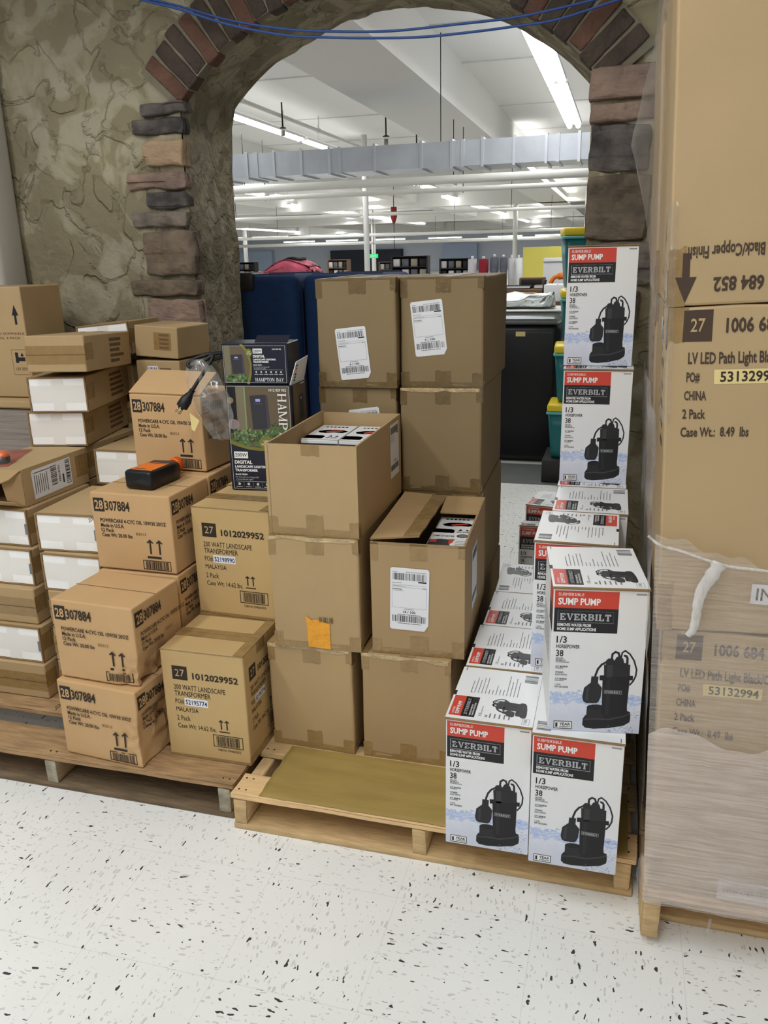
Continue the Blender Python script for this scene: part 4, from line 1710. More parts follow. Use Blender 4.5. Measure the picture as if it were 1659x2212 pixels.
def pump_box(turned=False, worn=0):
    p = empty('pump_box')
    mb = MB()
    w_, d_, h_ = PW, PD, PH - .004
    mb.rbox(-w_ / 2, w_ / 2, 0, d_, .0005, h_, .002, 'card_white', seg=1, smooth=False)
    F = front(mb, w_, d_, h_, .0003)
    F.rect(.004, .004, .996, .996, 'pump_print', .5)
    pump_front(F)
    # side panel: red corner stripe, parts of the same print
    S_ = right(mb, w_, d_, h_)
    S_.rect(0, .012, .30, .128, 'ink_red')
    S_.rect(0, .128, .30, .26, 'ink_black')
    for i in range(9):
        S_.lines(.1, .34 + i * .03, .8, .008, 'ink_grey', 2, i)
    L_ = left(mb, w_, d_, h_)
    L_.rect(.70, .012, 1, .128, 'ink_red')
    L_.rect(.70, .128, 1, .29, 'ink_black')
    for i in range(9):
        L_.lines(.1, .34 + i * .03, .8, .008, 'ink_grey', 2, i)
    mb.build('body', p)
    mb = MB()
    z0 = h_ + .0004
    mb.rbox(-w_ / 2 - .0015, w_ / 2 + .0015, -.004, d_, z0, z0 + .0034, .0006, 'kraft_edge', seg=1, smooth=False)
    Tt = (top_side_turned if turned else top_side)(mb, w_ + .002, d_, z0 + .0034, .0003)
    Tt.rect(0, 0, 1, 1, 'card_white', 1)
    Tt.lift = .0004
    pump_lid(Tt)
    # thumb notch on the lid's edge
    q = -w_ / 2 - .0016 if not turned else w_ / 2 + .0016
    mb.box(min(q, q + .006 * (1 if not turned else -1)), max(q, q + .006 * (1 if not turned else -1)), d_ * .42, d_ * .50, z0 + .0030, z0 + .0044, 'ink_black')
    mb.build('lid', p)['label'] = 'white printed lid with brown board edge'
    return p


PG = 'white sump pump boxes'
pumps = pump_box()
pumps.location = (-.213, 1.471, .1)
tag(pumps, 'white pump box at the front corner of the pale pallet, nothing on its lid', 'box', PG)
plist = [
         ((-.211, 1.704, .1), .8, 'white pump box lying second behind the bare-lid front one'),
         ((-.208, 1.931, .1), .6, 'white pump box lying third behind the bare-lid front one'),
         ((-.028, 1.70, .1), 0, 'bottom white pump box hidden behind the two front ones'),
         ((-.025, 1.93, .1), 0, 'bottom white pump box hidden under the third row'),
         ((-.024, 2.17, .1), 0, 'bottom white pump box at the back, below the tall stack'),
         ((-.046, 1.961, .409), .4, 'white pump box with its lid showing directly before the tall stack'),
         ((-.051, 2.192, .409), 0, 'white pump box at the foot of the tall stack, hidden but for its rim'),
         ((-.051, 2.235, .718), .5, 'white pump box second from the top of the tall stack'),
         ((-.056, 2.290, 1.028), .2, 'white pump box at the very top of the tall stack'),
         ((-.006, 1.484, .409), 8.1, 'white pump box set askew on the front ones, its lid and face in full view'),
         ((-.255, 3.345, 0), -10, 'white pump box standing alone on the floor beyond the pallet')]
for loc, rz, lb in plist:
    copy_tree(pumps, loc, (0, 0, R(rz)), lb, PG)
c = copy_tree(pumps, (-.245, 3.015, .004), (R(-13), 0, R(2)), 'white pump box leaning back on the floor just behind the pallet rows', PG)
pt = pump_box(True)
pt.location = (-.067, 1.731, .409)
tag(pt, 'white pump box with its lid print upside down, behind the one set askew', 'box', PG)
copy_tree(pt, (-.033, 1.455, .1), (0, 0, R(.1)), 'white pump box under the one set askew, low at the front beside the wrapped pallet', PG)
copy_tree(pt, (-.209, 2.160, .1), (0, 0, R(2)), 'white pump box lying fourth and last in the row of lids', PG)

# ------------------------------------------------------------------ long cartons with white ends
LW, LD, LH = 0.193, 0.293, 0.1105


def long_carton(white=True, d_=LD, w_=LW, notch=1, print_side=True, seed=0):
    p = empty('long_carton')
    mb = MB()
    m = 'kraft_olive'
    if white:
        mb.rbox(-w_ / 2, w_ / 2, 0.004, d_, .0006, LH - .0006, .002, m, seg=1, smooth=False)
        t = .0045
        mb.box(-w_ / 2, w_ / 2, -.004, .004, LH - t, LH - .0004, 'kraft_edge')
        mb.box(-w_ / 2, w_ / 2, -.004, .004, 0.0006, t * .7, 'kraft_edge')
        mb.box(-w_ / 2, -w_ / 2 + t, -.004, .004, t * .7, LH - t, 'kraft_edge')
        mb.box(w_ / 2 - t, w_ / 2, -.004, .004, t * .7, LH - t, 'kraft_edge')
        if notch:
            x = w_ / 2 - t - .002 if notch > 0 else -w_ / 2 + t + .002
            mb.box(x - .004, x + .004, -.0046, .003, LH * .34, LH * .62, 'ink_grey')
    else:
        mb.rbox(-w_ / 2, w_ / 2, 0, d_, .0006, LH - .0006, .003, m, seg=1, smooth=False)
        F = front(mb, w_, d_, LH)
        F.tape(0, .28, 1, .78, rag=0)
        F.rect(0, .515, 1, .53, 'kraft_dark', 2)
    S_ = right(mb, w_, d_, LH)
    S_.tape(0, .22, .16, .66, seed=seed)
    if print_side:
        r = random.Random(seed)
        for i in range(5):
            S_.lines(.52, .15 + i * .15, .52 + r.uniform(.2, .32), .085, 'ink_soft', 2, seed + i)
    T_ = top(mb, w_, d_, LH)
    T_.rect(.40, 0, .60, .14, 'tape_brown')
    T_.ell(.24, .12, .06, .03, 'kraft_edge', 1)
    T_.ell(.24, .12, .045, .02, m, 2)
    mb.build('body', p)
    if white:
        mb = MB()
        t = .005
        mb.rbox(-w_ / 2 + t, w_ / 2 - t, -.001, .0035, t * .8, LH - t, .001, 'end_white', seg=1, smooth=False)
        F = Face(mb, (-w_ / 2 + t, -.001, t * .8), (1, 0, 0), (0, 0, 1), w_ - 2 * t, LH - 1.8 * t, .0003)
        F.tape(.40, 0, .62, 1, 'tape_white', rag=0)
        F.tape(0, .22, 1, .30, 'tape_white', k=2, rag=0)
        F.rect(.0, .30, .40, .74, 'tape_white', 1)
        F.rect(.62, .30, 1, .74, 'tape_white', 1)
        mb.build('white_end', p)['label'] = 'white taped end panel'
    return p


LG = 'long cartons stacked on the weathered pallet'
lw = long_carton(seed=1)
lw.location = (-1.463, 1.863, .5435)
lw.rotation_euler = (0, 0, R(3))
tag(lw, 'white-ended carton with its bare lid showing, behind the oil carton under the bottle', 'carton', LG)
lb_ = long_carton(False, seed=2)
lb_.location = (-1.649, 1.792, .1)
tag(lb_, 'brown taped carton at the bottom of the stack cut by the frame', 'carton', LG)
for pr_, loc, rz, lb in [
        (lw, (-1.657, 1.806, .211), 0, 'white-ended carton second from the bottom of the stack cut by the frame'),
        (lb_, (-1.673, 1.824, .322), 0, 'brown taped carton midway up the stack cut by the frame'),
        (lw, (-1.682, 1.850, .4325), 0, 'upper middle white-ended carton of the stack cut by the frame'),
        (lw, (-1.697, 1.876, .5435), -1, 'white-ended carton just under the open mailer carton with the shipping label'),
        (lb_, (-1.438, 1.831, .322), 0, 'brown carton low behind the torn oil carton, below two white-ended ones'),
        (lb_, (-1.440, 1.83, .211), 0, 'hidden second carton of the stack behind the oil cartons'),
        (lb_, (-1.440, 1.83, .1), 0, 'hidden lowest carton of the stack behind the oil cartons'),
        (lw, (-1.446, 1.838, .4325), 0, 'white-ended carton second from the top of the stack behind the oil cartons'),
        (lw, (-1.470, 2.175, .6545), 0, 'white-ended carton beside the topmost oil carton, its end half hidden')]:
    copy_tree(pr_, loc, (0, 0, R(rz)), lb, LG)
for k in range(5):
    copy_tree(lb_, (-1.47, 2.19, .1 + .111 * k), (0, 0, 0), 'carton hidden under the white-ended one beside the topmost oil carton', 'cartons hidden in the rear stack by the oil cartons')
for k in range(6):
    copy_tree(lb_, (-1.72, 2.21, .1 + .111 * k), (0, 0, 0), 'carton hidden under the leaning stack by the plaster wall', 'cartons hidden under the leaning stack')

# stack turned a little, by the wall
sw = long_carton(True, .36, .186, 0, seed=5)
sw.location = (-1.701, 2.190, .767)
sw.rotation_euler = (0, 0, R(11))
tag(sw, 'white-ended carton third from the top of the turned stack by the wall', 'carton', LG)
copy_tree(sw, (-1.673, 2.178, .878), (0, 0, R(12)), 'white-ended carton just below the brown taped top of the turned stack by the wall', LG)
sb = long_carton(False, .33, .190, 0, seed=9)
sb.location = (-1.643, 2.150, 1.006)
sb.rotation_euler = (R(-2.8), 0, R(9))
tag(sb, 'brown taped carton at the top of the turned stack by the wall', 'carton', LG)
s0 = long_carton(True, .21, .20, 0, seed=12)
s0.location, s0.rotation_euler = (-1.705, 2.51, 1.012), (0, R(-5), R(2))
tag(s0, 'white-ended carton lying highest against the plaster wall, mostly behind the turned stack', 'carton', LG)
SWD = .168
kb = MB()
carton_body(kb, SWD, .20, .105, 'kraft_olive')
F = front(kb, SWD, .20, .105)
F.rect(.45, .2, .85, .75, 'tape_brown')
for i in range(4):
    F.lines(.58, .24 + i * .13, .8, .07, 'ink_soft', 2, i)
o = kb.build('brown_carton', None, (-1.502, 2.49, 1.012), (0, R(3), R(-4)))
tag(o, 'small brown carton with a dark printed patch, lying against the wall by the stone quoins', 'carton')
kb = MB()
carton_body(kb, SWD, .20, .105, 'kraft_olive')
F = front(kb, SWD, .20, .105)
F.rect(.26, .18, .50, .60, 'paper', 1)
F.barcode(.28, .22, .48, .52, 'ink_blue', 2, 4, n=8)
for i in range(3):
    F.lines(.55, .24 + i * .15, .8, .07, 'ink_soft', 2, i)
o2 = o.copy()
o2.data = kb.build('tmp').data
bpy.data.objects.remove(bpy.data.objects['tmp'])
o2.data.name = 'brown_carton'
COL.objects.link(o2)
o2.location, o2.rotation_euler = (-1.502, 2.49, .898), (0, 0, R(-2))
o2['label'] = 'small brown carton with a blue and white sticker, under the one with the dark patch'
for k in range(7):
    c = o.copy()
    COL.objects.link(c)
    c.location, c.rotation_euler = (-1.502, 2.49, .100 + .1135 * k), (0, 0, 0)
    c['label'], c['group'] = 'small brown carton hidden below the blue stickered one', 'hidden cartons by the stone quoins'
    d = o.copy()
    COL.objects.link(d)
    d.location, d.rotation_euler = (-1.72, 2.545, .100 + .129 * k), (0, 0, 0)
    d['label'], d['group'] = 'small brown carton hidden behind the turned stack', 'hidden cartons behind the turned stack'

# opened mailer carton with shipping label
k = empty('opened_carton', (-1.711, 1.899, .655), (0, 0, R(-1.3)))
tag(k, 'brown carton with gaping front flaps and a white shipping label on its side', 'carton', LG)
mb = MB()
t = .004
w_, d_ = LW, LD
mb.box(-w_ / 2, w_ / 2, 0, d_, .0006, t, 'kraft_olive')
mb.box(-w_ / 2, w_ / 2, 0, d_, LH - t, LH, 'kraft_olive')
mb.box(-w_ / 2, -w_ / 2 + t, 0, d_, t, LH - t, 'kraft_olive')
mb.box(w_ / 2 - t, w_ / 2, 0, d_, t, LH - t, 'kraft_olive')
mb.box(-w_ / 2, w_ / 2, d_ - t, d_, t, LH - t, 'kraft_olive')
F = right(mb, w_, d_, LH)
F.tape(.80, .15, 1, .75)
mb.build('body', k)
mb = MB()
F = Face(mb, (w_ / 2 + .0008, .035, .012), (0, 1, 0), (0, 0, 1), .175, LH - .022, .0003)
F.poly([(0, .10), (.03, .02), (1, 0), (1, .97), (.02, 1)], 'paper', 0)
for i in range(3):
    F.lines(.04 + .05 * i, .12, .30 + .1 * i, .03, 'ink_grey', 1, i)
for i in range(7):
    F.rect(.06 + .05 * i, .2 + .03 * (i % 3), .075 + .05 * i, .85 - .05 * (i % 2), 'ink_mid', 1)
F.barcode(.47, .10, .62, .78, 'ink_black', 1, 2, vert=True, n=18)
F.barcode(.66, .16, .71, .72, 'ink_mid', 1, 5, vert=True, n=22)
F.frame(.86, .06, .97, .88, .0018, 'ink_black', 1)
F.barcode(.875, .10, .955, .84, 'ink_black', 1, 3, vert=True, n=12)
F.rect(.76, .5, .80, .8, 'ink_black', 1)
mb.build('shipping_label', k)['label'] = 'white shipping label with barcodes'

flap([(-w_ / 2, -.001, LH - .003), (-w_ / 2, -.085, LH - .034), (.055, -.085, LH - .034), (.092, -.045, LH - .018), (w_ / 2 - .002, -.001, LH - .003)]).build('top_flap', k)
flap([(-w_ / 2, -.001, .002), (w_ / 2 - .004, -.001, .002), (.086, -.03, .022), (.05, -.075, .040), (-w_ / 2, -.085, .042)]).build('bottom_flap', k)
flap([(w_ / 2 - .003, -.001, .004), (w_ / 2 - .003, -.001, LH - .006), (w_ / 2 - .035, -.045, LH - .03), (w_ / 2 - .03, -.04, .03)]).build('side_flap', k)

# blister pack lying on it
p = empty('blister_pack', (-1.775, 1.962, .7665), (0, 0, R(20)))
tag(p, 'red-backed clear blister pack with orange and black knobs, lying on the gaping carton', 'blister pack')
mb = MB()
mb.rbox(-.085, .075, -.07, .15, 0, .002, .0008, 'film_pink', seg=1)
mb.build('backing_card', p)
for x, y in ((.048, -.032), (-.012, -.046)):
    mb = MB()
    mb.tube([(x, y, .002), (x, y, .007), (x, y, .022)], [.016, .022, .0225], 'black_rubber', 18)
    mb.tube([(x, y, .0222), (x, y, .030), (x, y, .037), (x, y, .040)], [.0225, .021, .014, .004], 'orange_cap', 18)
    mb.build('knob', p)
mb = MB()
for x, y in ((.048, -.032), (-.012, -.046)):
    mb.tube([(x, y, .0022), (x, y, .018), (x, y, .034), (x, y, .043), (x, y, .0445)], [.029, .028, .023, .010, .002], 'film_thin', 20, cap=False)
mb.build('clear_dome', p)

# tall carton with arrow, cut by the frame, on a bale of grey sheets
mb = MB()
w_, d_, h_ = .34, .22, .37
carton_body(mb, w_, d_, h_, 'kraft_olive')
F = front(mb, w_, d_, h_)
F.rect(.895, .235, .92, .335, 'ink_black')
F.poly([(.872, .255), (.907, .16), (.945, .255)], 'ink_black', 1.3)
F.text('ASSORTED LED DIMMABLE', .38, .405, .425, 'ink_soft', u1=.98)
F.text('CONTROL 4-PACK', .52, .445, .465, 'ink_soft', u1=.93)
F.frame(.80, .56, .985, .79, .0012, 'ink_soft')
F.rect(.84, .585, .875, .68, 'ink_black')
F.poly([(.90, .62), (.92, .585), (.94, .62)], 'ink_black')
F.rect(.85, .63, .95, .665, 'ink_black')
F.text('UN 3091', .83, .72, .75, 'ink_soft', u1=.96)
o = mb.build('tall_carton', None, (-2.095, 2.38, .884), (0, 0, R(2)))
tag(o, 'brown carton printed with a black up arrow, cut by the frame, by the plaster wall', 'carton')
mb = MB()
fn = lambda q: q + Vector((.006 * noise.noise(Vector((1, q.y * 9, q.z * 60))), .006 * noise.noise(Vector((q.x * 9, 1, q.z * 60))), 0))
mb.rbox(-2.31, -1.915, 2.34, 2.64, .0, .850, .006, 'grey_sheets', seg=1, cuts=26, fn=fn)
bale = mb.build('bundled_sheets')
tag(bale, 'grey bale of banded thin sheets under the carton with the arrow', 'bale')
mb = MB()
mb.rbox(-2.32, -1.885, 2.33, 2.65, .8545, .882, .006, 'kraft_olive', seg=1, cuts=3, fn=lambda q: q)
mb.build('cover_board', bale)

# small paper slip on the weathered pallet
mb = MB()
mb.add([(-1.345, 1.76, .1004), (-1.275, 1.775, .1006), (-1.27, 1.81, .1006), (-1.34, 1.80, .1004)], [(0, 1, 2, 3)], 'paper')
mb.add([(-1.34, 1.765, .1009), (-1.29, 1.777, .1009), (-1.288, 1.785, .1009), (-1.338, 1.773, .1009)], [(0, 1, 2, 3)], 'ink_grey')
tag(mb.build('paper_slip'), 'small white printed slip lying on the weathered pallet behind the oil cartons', 'paper')

# ------------------------------------------------------------------ oil bottle
p = empty('oil_bottle', (-1.197, 1.828, .7485), (0, 0, R(-5)))
tag(p, 'black oil bottle with orange label and orange cap lying on a tan carton', 'bottle')


def rsec(y, wx, z0, z1, r, n=5):
    out = []
    for cx, cz, a0 in ((wx - r, z0 + r, -90), (wx - r, z1 - r, 0), (-wx + r, z1 - r, 90), (-wx + r, z0 + r, 180)):
        for i in range(n):
            a = R(a0 + 90 * i / (n - 1))
            out.append((cx + r * cos(a), y, cz + r * sin(a)))
    return out


def loft(mb, secs, m, smooth=True):
    n = len(secs[0])
    vs = [v for s in secs for v in s]
    fs = []
    for i in range(len(secs) - 1):
        for k in range(n):
            fs.append((i * n + k, i * n + (k + 1) % n, (i + 1) * n + (k + 1) % n, (i + 1) * n + k)[::-1])
    fs += [tuple(range(n)), tuple((len(secs) - 1) * n + k for k in reversed(range(n)))]
    mb.add(vs, fs, m, smooth)


mb = MB()
loft(mb, [rsec(0, .036, .006, .045, .006), rsec(.004, .041, .002, .049, .007), rsec(.012, .043, 0, .05, .007), rsec(.05, .042, .001, .049, .007), rsec(.10, .042, .001, .049, .007), rsec(.128, .042, .001, .049, .008),
           rsec(.140, .038, .005, .046, .014), rsec(.150, .026, .010, .044, .014), rsec(.156, .0145, .014, .043, .0142), rsec(.168, .0145, .014, .043, .0142)], 'black_plastic')
mb.build('bottle_body', p)
mb = MB()
Fl = Face(mb, (-.033, .018, .0496), (1, 0, 0), (0, 1, 0), .066, .082, .0003)
Fl.rect(0, 0, 1, 1, 'orange_label', 1)
Fl.rect(.05, .06, .95, .12, 'ink_mid', 2)
Fl.lines(.08, .82, .6, .05, 'ink_mid', 2)
Face(mb, (-.033, .103, .0492), (1, 0, 0), (0, 1, 0), .066, .018, .0006).rect(0, 0, 1, 1, 'ink_mid', 1)
mb.build('label', p)['label'] = 'orange label'
mb = MB()
mb.tube([(0, .162, .0285), (0, .1635, .0285), (0, .184, .0285), (0, .187, .0285)], [.016, .019, .0185, .016], 'orange_cap', 20)
for i in range(20):
    a = 2 * pi * i / 20
    mb.tube([(.019 * cos(a), .165, .0285 + .019 * sin(a)), (.0186 * cos(a), .183, .0285 + .0186 * sin(a))], .0012, 'orange_cap', 4)
mb.build('cap', p)['label'] = 'orange ribbed cap'


# ------------------------------------------------------------------ transformer display boxes
def leaves(F, u0, v0, u1, v1, n, seed, size=.05, k=2):
    r = random.Random(seed)
    for i in range(n):
        u, v = r.uniform(u0, u1), r.uniform(v0, v1)
        a = r.uniform(0, 2 * pi)
        l = size * r.uniform(.5, 1)
        asp = F.W / F.H
        du, dv = cos(a) * l, sin(a) * l * asp
        m = ('photo_leaf_dark', 'photo_leaf', 'photo_leaf', 'photo_leaf_pale')[int(r.random() * 4)]
        c = lambda x, y: (min(max(x, 0.03), .97), min(max(y, .01), .99))
        pts = [c(u - du, v - dv), c(u - dv * .35 / asp, v + du * .35 * asp), c(u + du, v + dv), c(u + dv * .35 / asp, v - du * .35 * asp)]
        F.poly(pts, m, k + (i % 12) * .12)


def device(F, u0, v0, u1, v1, k=2):
    w_ = u1 - u0
    F.poly([(u0, v0 + .01), (u0 + w_ * .82, v0), (u0 + w_ * .84, v1 - .01), (u0 + w_ * .08, v1), (u0 + w_ * .06, v0 + (v1 - v0) * .6)], 'photo_box', k)
    F.poly([(u0 + w_ * .82, v0), (u0 + w_ * .93, v0 + .01), (u1, v1 - .03), (u0 + w_ * .84, v1 - .01)], 'photo_box_side', k)
    F.rect(u0 + w_ * .30, v0 + (v1 - v0) * .12, u0 + w_ * .55, v0 + (v1 - v0) * .20, 'photo_lcd', k + .5)
    for i in range(4):
        F.rect(u0 + w_ * (.22 + i * .12), v0 + (v1 - v0) * .25, u0 + w_ * (.27 + i * .12), v0 + (v1 - v0) * .27, 'ink_grey', k + .5)


HW, HD, HH = .186, .130, .292
h1 = empty('transformer_box', (-.925, 2.019, .7095), (0, 0, R(4)))
tag(h1, 'upright navy transformer display box with vertical lettering, standing on the carton 52198990', 'box', 'navy transformer display boxes')
mb = MB()
mb.rbox(-HW / 2, HW / 2, 0, HD, .0005, HH - .0005, .0015, 'navy', seg=1, smooth=False)
F = front(mb, HW, HD, HH)
F.rect(.03, .012, .975, .60, 'photo_wall')
F.rect(.03, .012, .16, .45, 'photo_night', 1.2)
F.rect(.16, .012, .30, .60, 'photo_post', 1.2)
F.rect(.285, .012, .305, .60, 'photo_leaf_pale', 1.3)
F.ell(.07, .145, .05, .03, 'brass', 1.5)
F.ell(.10, .37, .09, .05, 'photo_rock', 1.6)
device(F, .37, .09, .66, .415)
F.rect(.54, .41, .58, .50, 'photo_box', 1.8)
leaves(F, .06, .42, .95, .57, 260, 3)
leaves(F, .70, .36, .95, .50, 60, 5)
F.poly([(.02, .505), (.12, .54), (.30, .575), (.50, .59), (.70, .585), (.98, .55), (.98, .985), (.02, .985)], 'olive', 3.6)
F.poly([(.0, .545), (.12, .575), (.30, .605), (.50, .618), (.70, .612), (1, .58), (1, 1), (0, 1)], 'navy', 3.8)
F.ell(.59, .54, .12, .062, 'olive', 3.9)
F.text('LOW', .545, .515, .535, 'ink_white', u1=.64, bold=.02, k=4.2)
F.text('VOLTAGE', .505, .545, .563, 'ink_white', u1=.68, bold=.02, k=4.2)
F.frame(.03, .012, .975, .988, .0010, 'navy_line', 4.2)
F.text('1012 029 952', .67, .036, .058, 'ink_white', u1=.93, bold=.02, k=4.2)
V = Face(mb, (-HW / 2 + HW * .955, 0, HH * .93), (0, 0, -1), (1, 0, 0), HH * .86, HW * .13)
V.o = Vector((-HW / 2 + HW * .80, 0, HH * .925))
V.n = Vector((0, -1, 0))
V.serif('HAMPTON BAY', 0, 0, 1, 1, 'ink_white', S=.15, T=.075, F=.06, k=10.5)
F.rect(.07, .628, .285, .692, 'ink_white', 4.2)
F.text('200W', .085, .643, .676, 'navy', u1=.27, bold=.01, k=4.6)
F.text('DIGITAL', .07, .712, .744, 'ink_white', u1=.345, bold=.04, k=4.2)
F.text('LANDSCAPE LIGHTING', .07, .760, .783, 'ink_white', u1=.60, bold=.04, k=4.2)
F.text('TRANSFORMER', .07, .795, .819, 'ink_white', u1=.425, bold=.04, k=4.2)
F.text('BLACK FINISH', .07, .840, .855, 'ink_white', u1=.255, bold=.03, k=4.2)
F.text('For Use with Low Voltage LED', .07, .867, .881, 'navy_line', u1=.43, k=4.2)
F.text('or Incandescent Lights', .07, .888, .902, 'navy_line', u1=.34, k=4.2)
F.rect(.07, .915, .93, .918, 'navy_line', 4.2)
for i in range(6):
    F.ell(.12 + i * .145, .942, .022, .014, 'navy_line', 4.2, 8)
    F.lines(.07 + i * .145, .966, .165 + i * .145, .006, 'navy_line', 4.2, i)
    if i:
        F.rect(.045 + i * .145, .925, .047 + i * .145, .975, 'navy_line', 4.2)
S_ = right(mb, HW, HD, HH)
S_.rect(.08, .012, 1, .62, 'photo_wall')
S_.rect(.08, .012, .12, .4, 'photo_night', 1.2)
S_.rect(.30, .012, .33, .6, 'photo_post', 1.2)
device(S_, .50, .12, .80, .36)
leaves(S_, .1, .40, .97, .58, 90, 8, .07)
S_.rect(.0, .62, 1, 1, 'navy', 2)
S_.rect(.60, .02, .90, .03, 'ink_white', 3)
mb.build('body', h1)
mb = MB()
xf = Matrix.Translation((HW / 2 - .002, HD * .02, HH)) @ Matrix.Rotation(R(14), 4, 'Y') @ Matrix.Rotation(R(0), 4, 'X')
vs = [(0, 0.0, 0), (0, HD * .98, 0), (0, HD * .93, .066), (0, .018, .060)]
vs = [xf @ Vector(v) for v in vs] + [xf @ (Vector(v) + Vector((-.0015, 0, 0))) for v in vs]
mb.add(vs, [(0, 1, 2, 3), (7, 6, 5, 4), (0, 4, 5, 1), (1, 5, 6, 2), (2, 6, 7, 3), (3, 7, 4, 0)], 'card_white')
t = MB()
Fq = Face(t, (0.0002, .02, .004), (0, 1, 0), (0, 0, 1), .02, .05, .0006)
for i, m in enumerate(('ink_blue', 'ink_red', 'yellow_lid', 'ink_black', 'ink_black', 'ink_black')):
    Fq.rect(.1, .05 + i * .16, .8, .15 + i * .16, m, 1)
mb.add([xf @ Vector(v) for v in t.v], t.f, 'ink_blue')
mb.m[-len(t.f):] = t.m
mb.build('side_flap', h1)['label'] = 'raised white inner flap with colour dots'

GW, GD, GH = .183, .105, .108
h2 = empty('transformer_box', (-.930, 2.026, .7095 + HH + .0008), (0, 0, R(5.2)))
tag(h2, 'small navy transformer display box lying on top of the upright one', 'box', 'navy transformer display boxes')
mb = MB()
mb.rbox(-GW / 2, GW / 2, 0, GD, .0005, GH - .0005, .0015, 'navy', seg=1, smooth=False)
F = front(mb, GW, GD, GH)
F.poly([(.03, .07), (.30, .07), (.40, .25), (.43, .5), (.42, .75), (.39, .96), (.03, .96)], 'photo_wall')
F.rect(.03, .07, .125, .96, 'photo_post', 1.2)
F.poly([(.28, .02), (.32, .02), (.42, .20), (.45, .5), (.44, .75), (.40, 1), (.36, 1), (.41, .70), (.42, .5), (.38, .25)], 'olive', 3.4)
device(F, .13, .27, .335, .75)
leaves(F, .06, .78, .36, .93, 90, 11, .04)
F.ell(.415, .23, .05, .10, 'olive', 3.6)
F.text('LOW', .395, .19, .225, 'ink_white', u1=.435, k=4)
F.text('VOLTAGE', .38, .24, .27, 'ink_white', u1=.45, k=4)
F.rect(.475, .13, .615, .25, 'ink_white', 2)
F.text('200W', .485, .155, .225, 'navy', u1=.605, bold=.01, k=3)
F.text('1012 029 952', .77, .13, .165, 'ink_white', u1=.905, bold=.02)
F.text('DIGITAL', .475, .285, .345, 'ink_white', u1=.655, bold=.04)
F.text('LANDSCAPE LIGHTING', .475, .375, .415, 'ink_white', u1=.815, bold=.04)
F.text('TRANSFORMER', .475, .435, .475, 'ink_white', u1=.71, bold=.04)
F.text('BLACK FINISH', .475, .515, .54, 'ink_white', u1=.60, bold=.03)
F.text('For Use with Low Voltage LED', .475, .565, .59, 'navy_line', u1=.715)
F.text('or Incandescent Lights', .475, .605, .63, 'navy_line', u1=.66)
F.rect(.475, .645, .92, .65, 'navy_line', 2)
for i in range(6):
    F.ell(.51 + i * .075, .70, .014, .025, 'navy_line', 2, 8)
    F.lines(.48 + i * .075, .75, .54 + i * .075, .015, 'navy_line', 2, i)
F.serif('HAMPTON BAY', .49, .845, .92, .935, 'ink_white', S=.15, T=.08, F=.06)
F.frame(.02, .06, .965, .965, .0008, 'navy_line', 4)
mb.build('body', h2)
flap([(-.005, .02, GH), (GW / 2 - .004, .02, GH), (GW / 2 - .002, .04, GH + .016), (-.002, .04, GH + .016)], 'navy', .0015).build('lid_flap', h2)

# power cord with plug hanging out of it
p = empty('power_cord', (-1.035, 2.035, 1.06))
tag(p, 'black power cord with a three-prong plug hanging out of the small navy box', 'cord')


def smooth_path(pts, n=8):
    P = [Vector(p) for p in pts]
    out = []
    for i in range(len(P) - 1):
        a, b, c, d = P[max(i - 1, 0)], P[i], P[i + 1], P[min(i + 2, len(P) - 1)]
        for k in range(n):
            t = k / n
            out.append(.5 * ((2 * b) + (c - a) * t + (2 * a - 5 * b + 4 * c - d) * t * t + (3 * b - a - 3 * c + d) * t ** 3))
    out.append(P[-1])
    return out


O = Vector((-1.035, 2.035, 1.06))
mb = MB()
pp = [(-1.015, 2.04, 1.082), (-1.045, 2.02, 1.082), (-1.085, 2.005, 1.074), (-1.108, 1.99, 1.060), (-1.098, 1.985, 1.050), (-1.070, 1.99, 1.060), (-1.045, 2.0, 1.078), (-1.040, 2.0, 1.074), (-1.055, 1.985, 1.045), (-1.075, 1.965, 1.010), (-1.090, 1.955, .985)]
mb.tube([Vector(q) - O for q in smooth_path(pp)], .0050, 'black_rubber', 8)
pp = [(-1.018, 2.045, 1.076), (-1.05, 2.03, 1.066), (-1.082, 2.02, 1.058), (-1.094, 2.01, 1.066), (-1.075, 2.01, 1.078), (-1.045, 2.02, 1.083), (-1.016, 2.05, 1.084)]
mb.tube([Vector(q) - O for q in smooth_path(pp)], .0050, 'black_rubber', 8)
mb.build('cable', p)
mb = MB()
a, b = Vector((-1.090, 1.955, .985)) - O, Vector((-1.112, 1.940, .950)) - O
dv = (b - a).normalized()
mb.tube([a - dv * .012, a, a + dv * .004, a + dv * .012, a + dv * .02, b - dv * .004, b], [.0065, .0075, .010, .0125, .0155, .016, .0145], 'black_rubber', 14)
for i in range(4):
    mb.tube([a - dv * (.012 - .005 * i), a - dv * (.0095 - .005 * i)], .0080, 'black_rubber', 12)
pl = mb.build('plug', p)
e1 = dv.orthogonal().normalized()
e2 = dv.cross(e1)
for s1, s2 in ((-.006, .002), (.006, .002), (0, -.006)):
    mb = MB()
    q = b + e1 * s1 + e2 * s2
    mb.tube([q, q + dv * .018], .0024, 'brass', 8)
    mb.build('prong', pl)

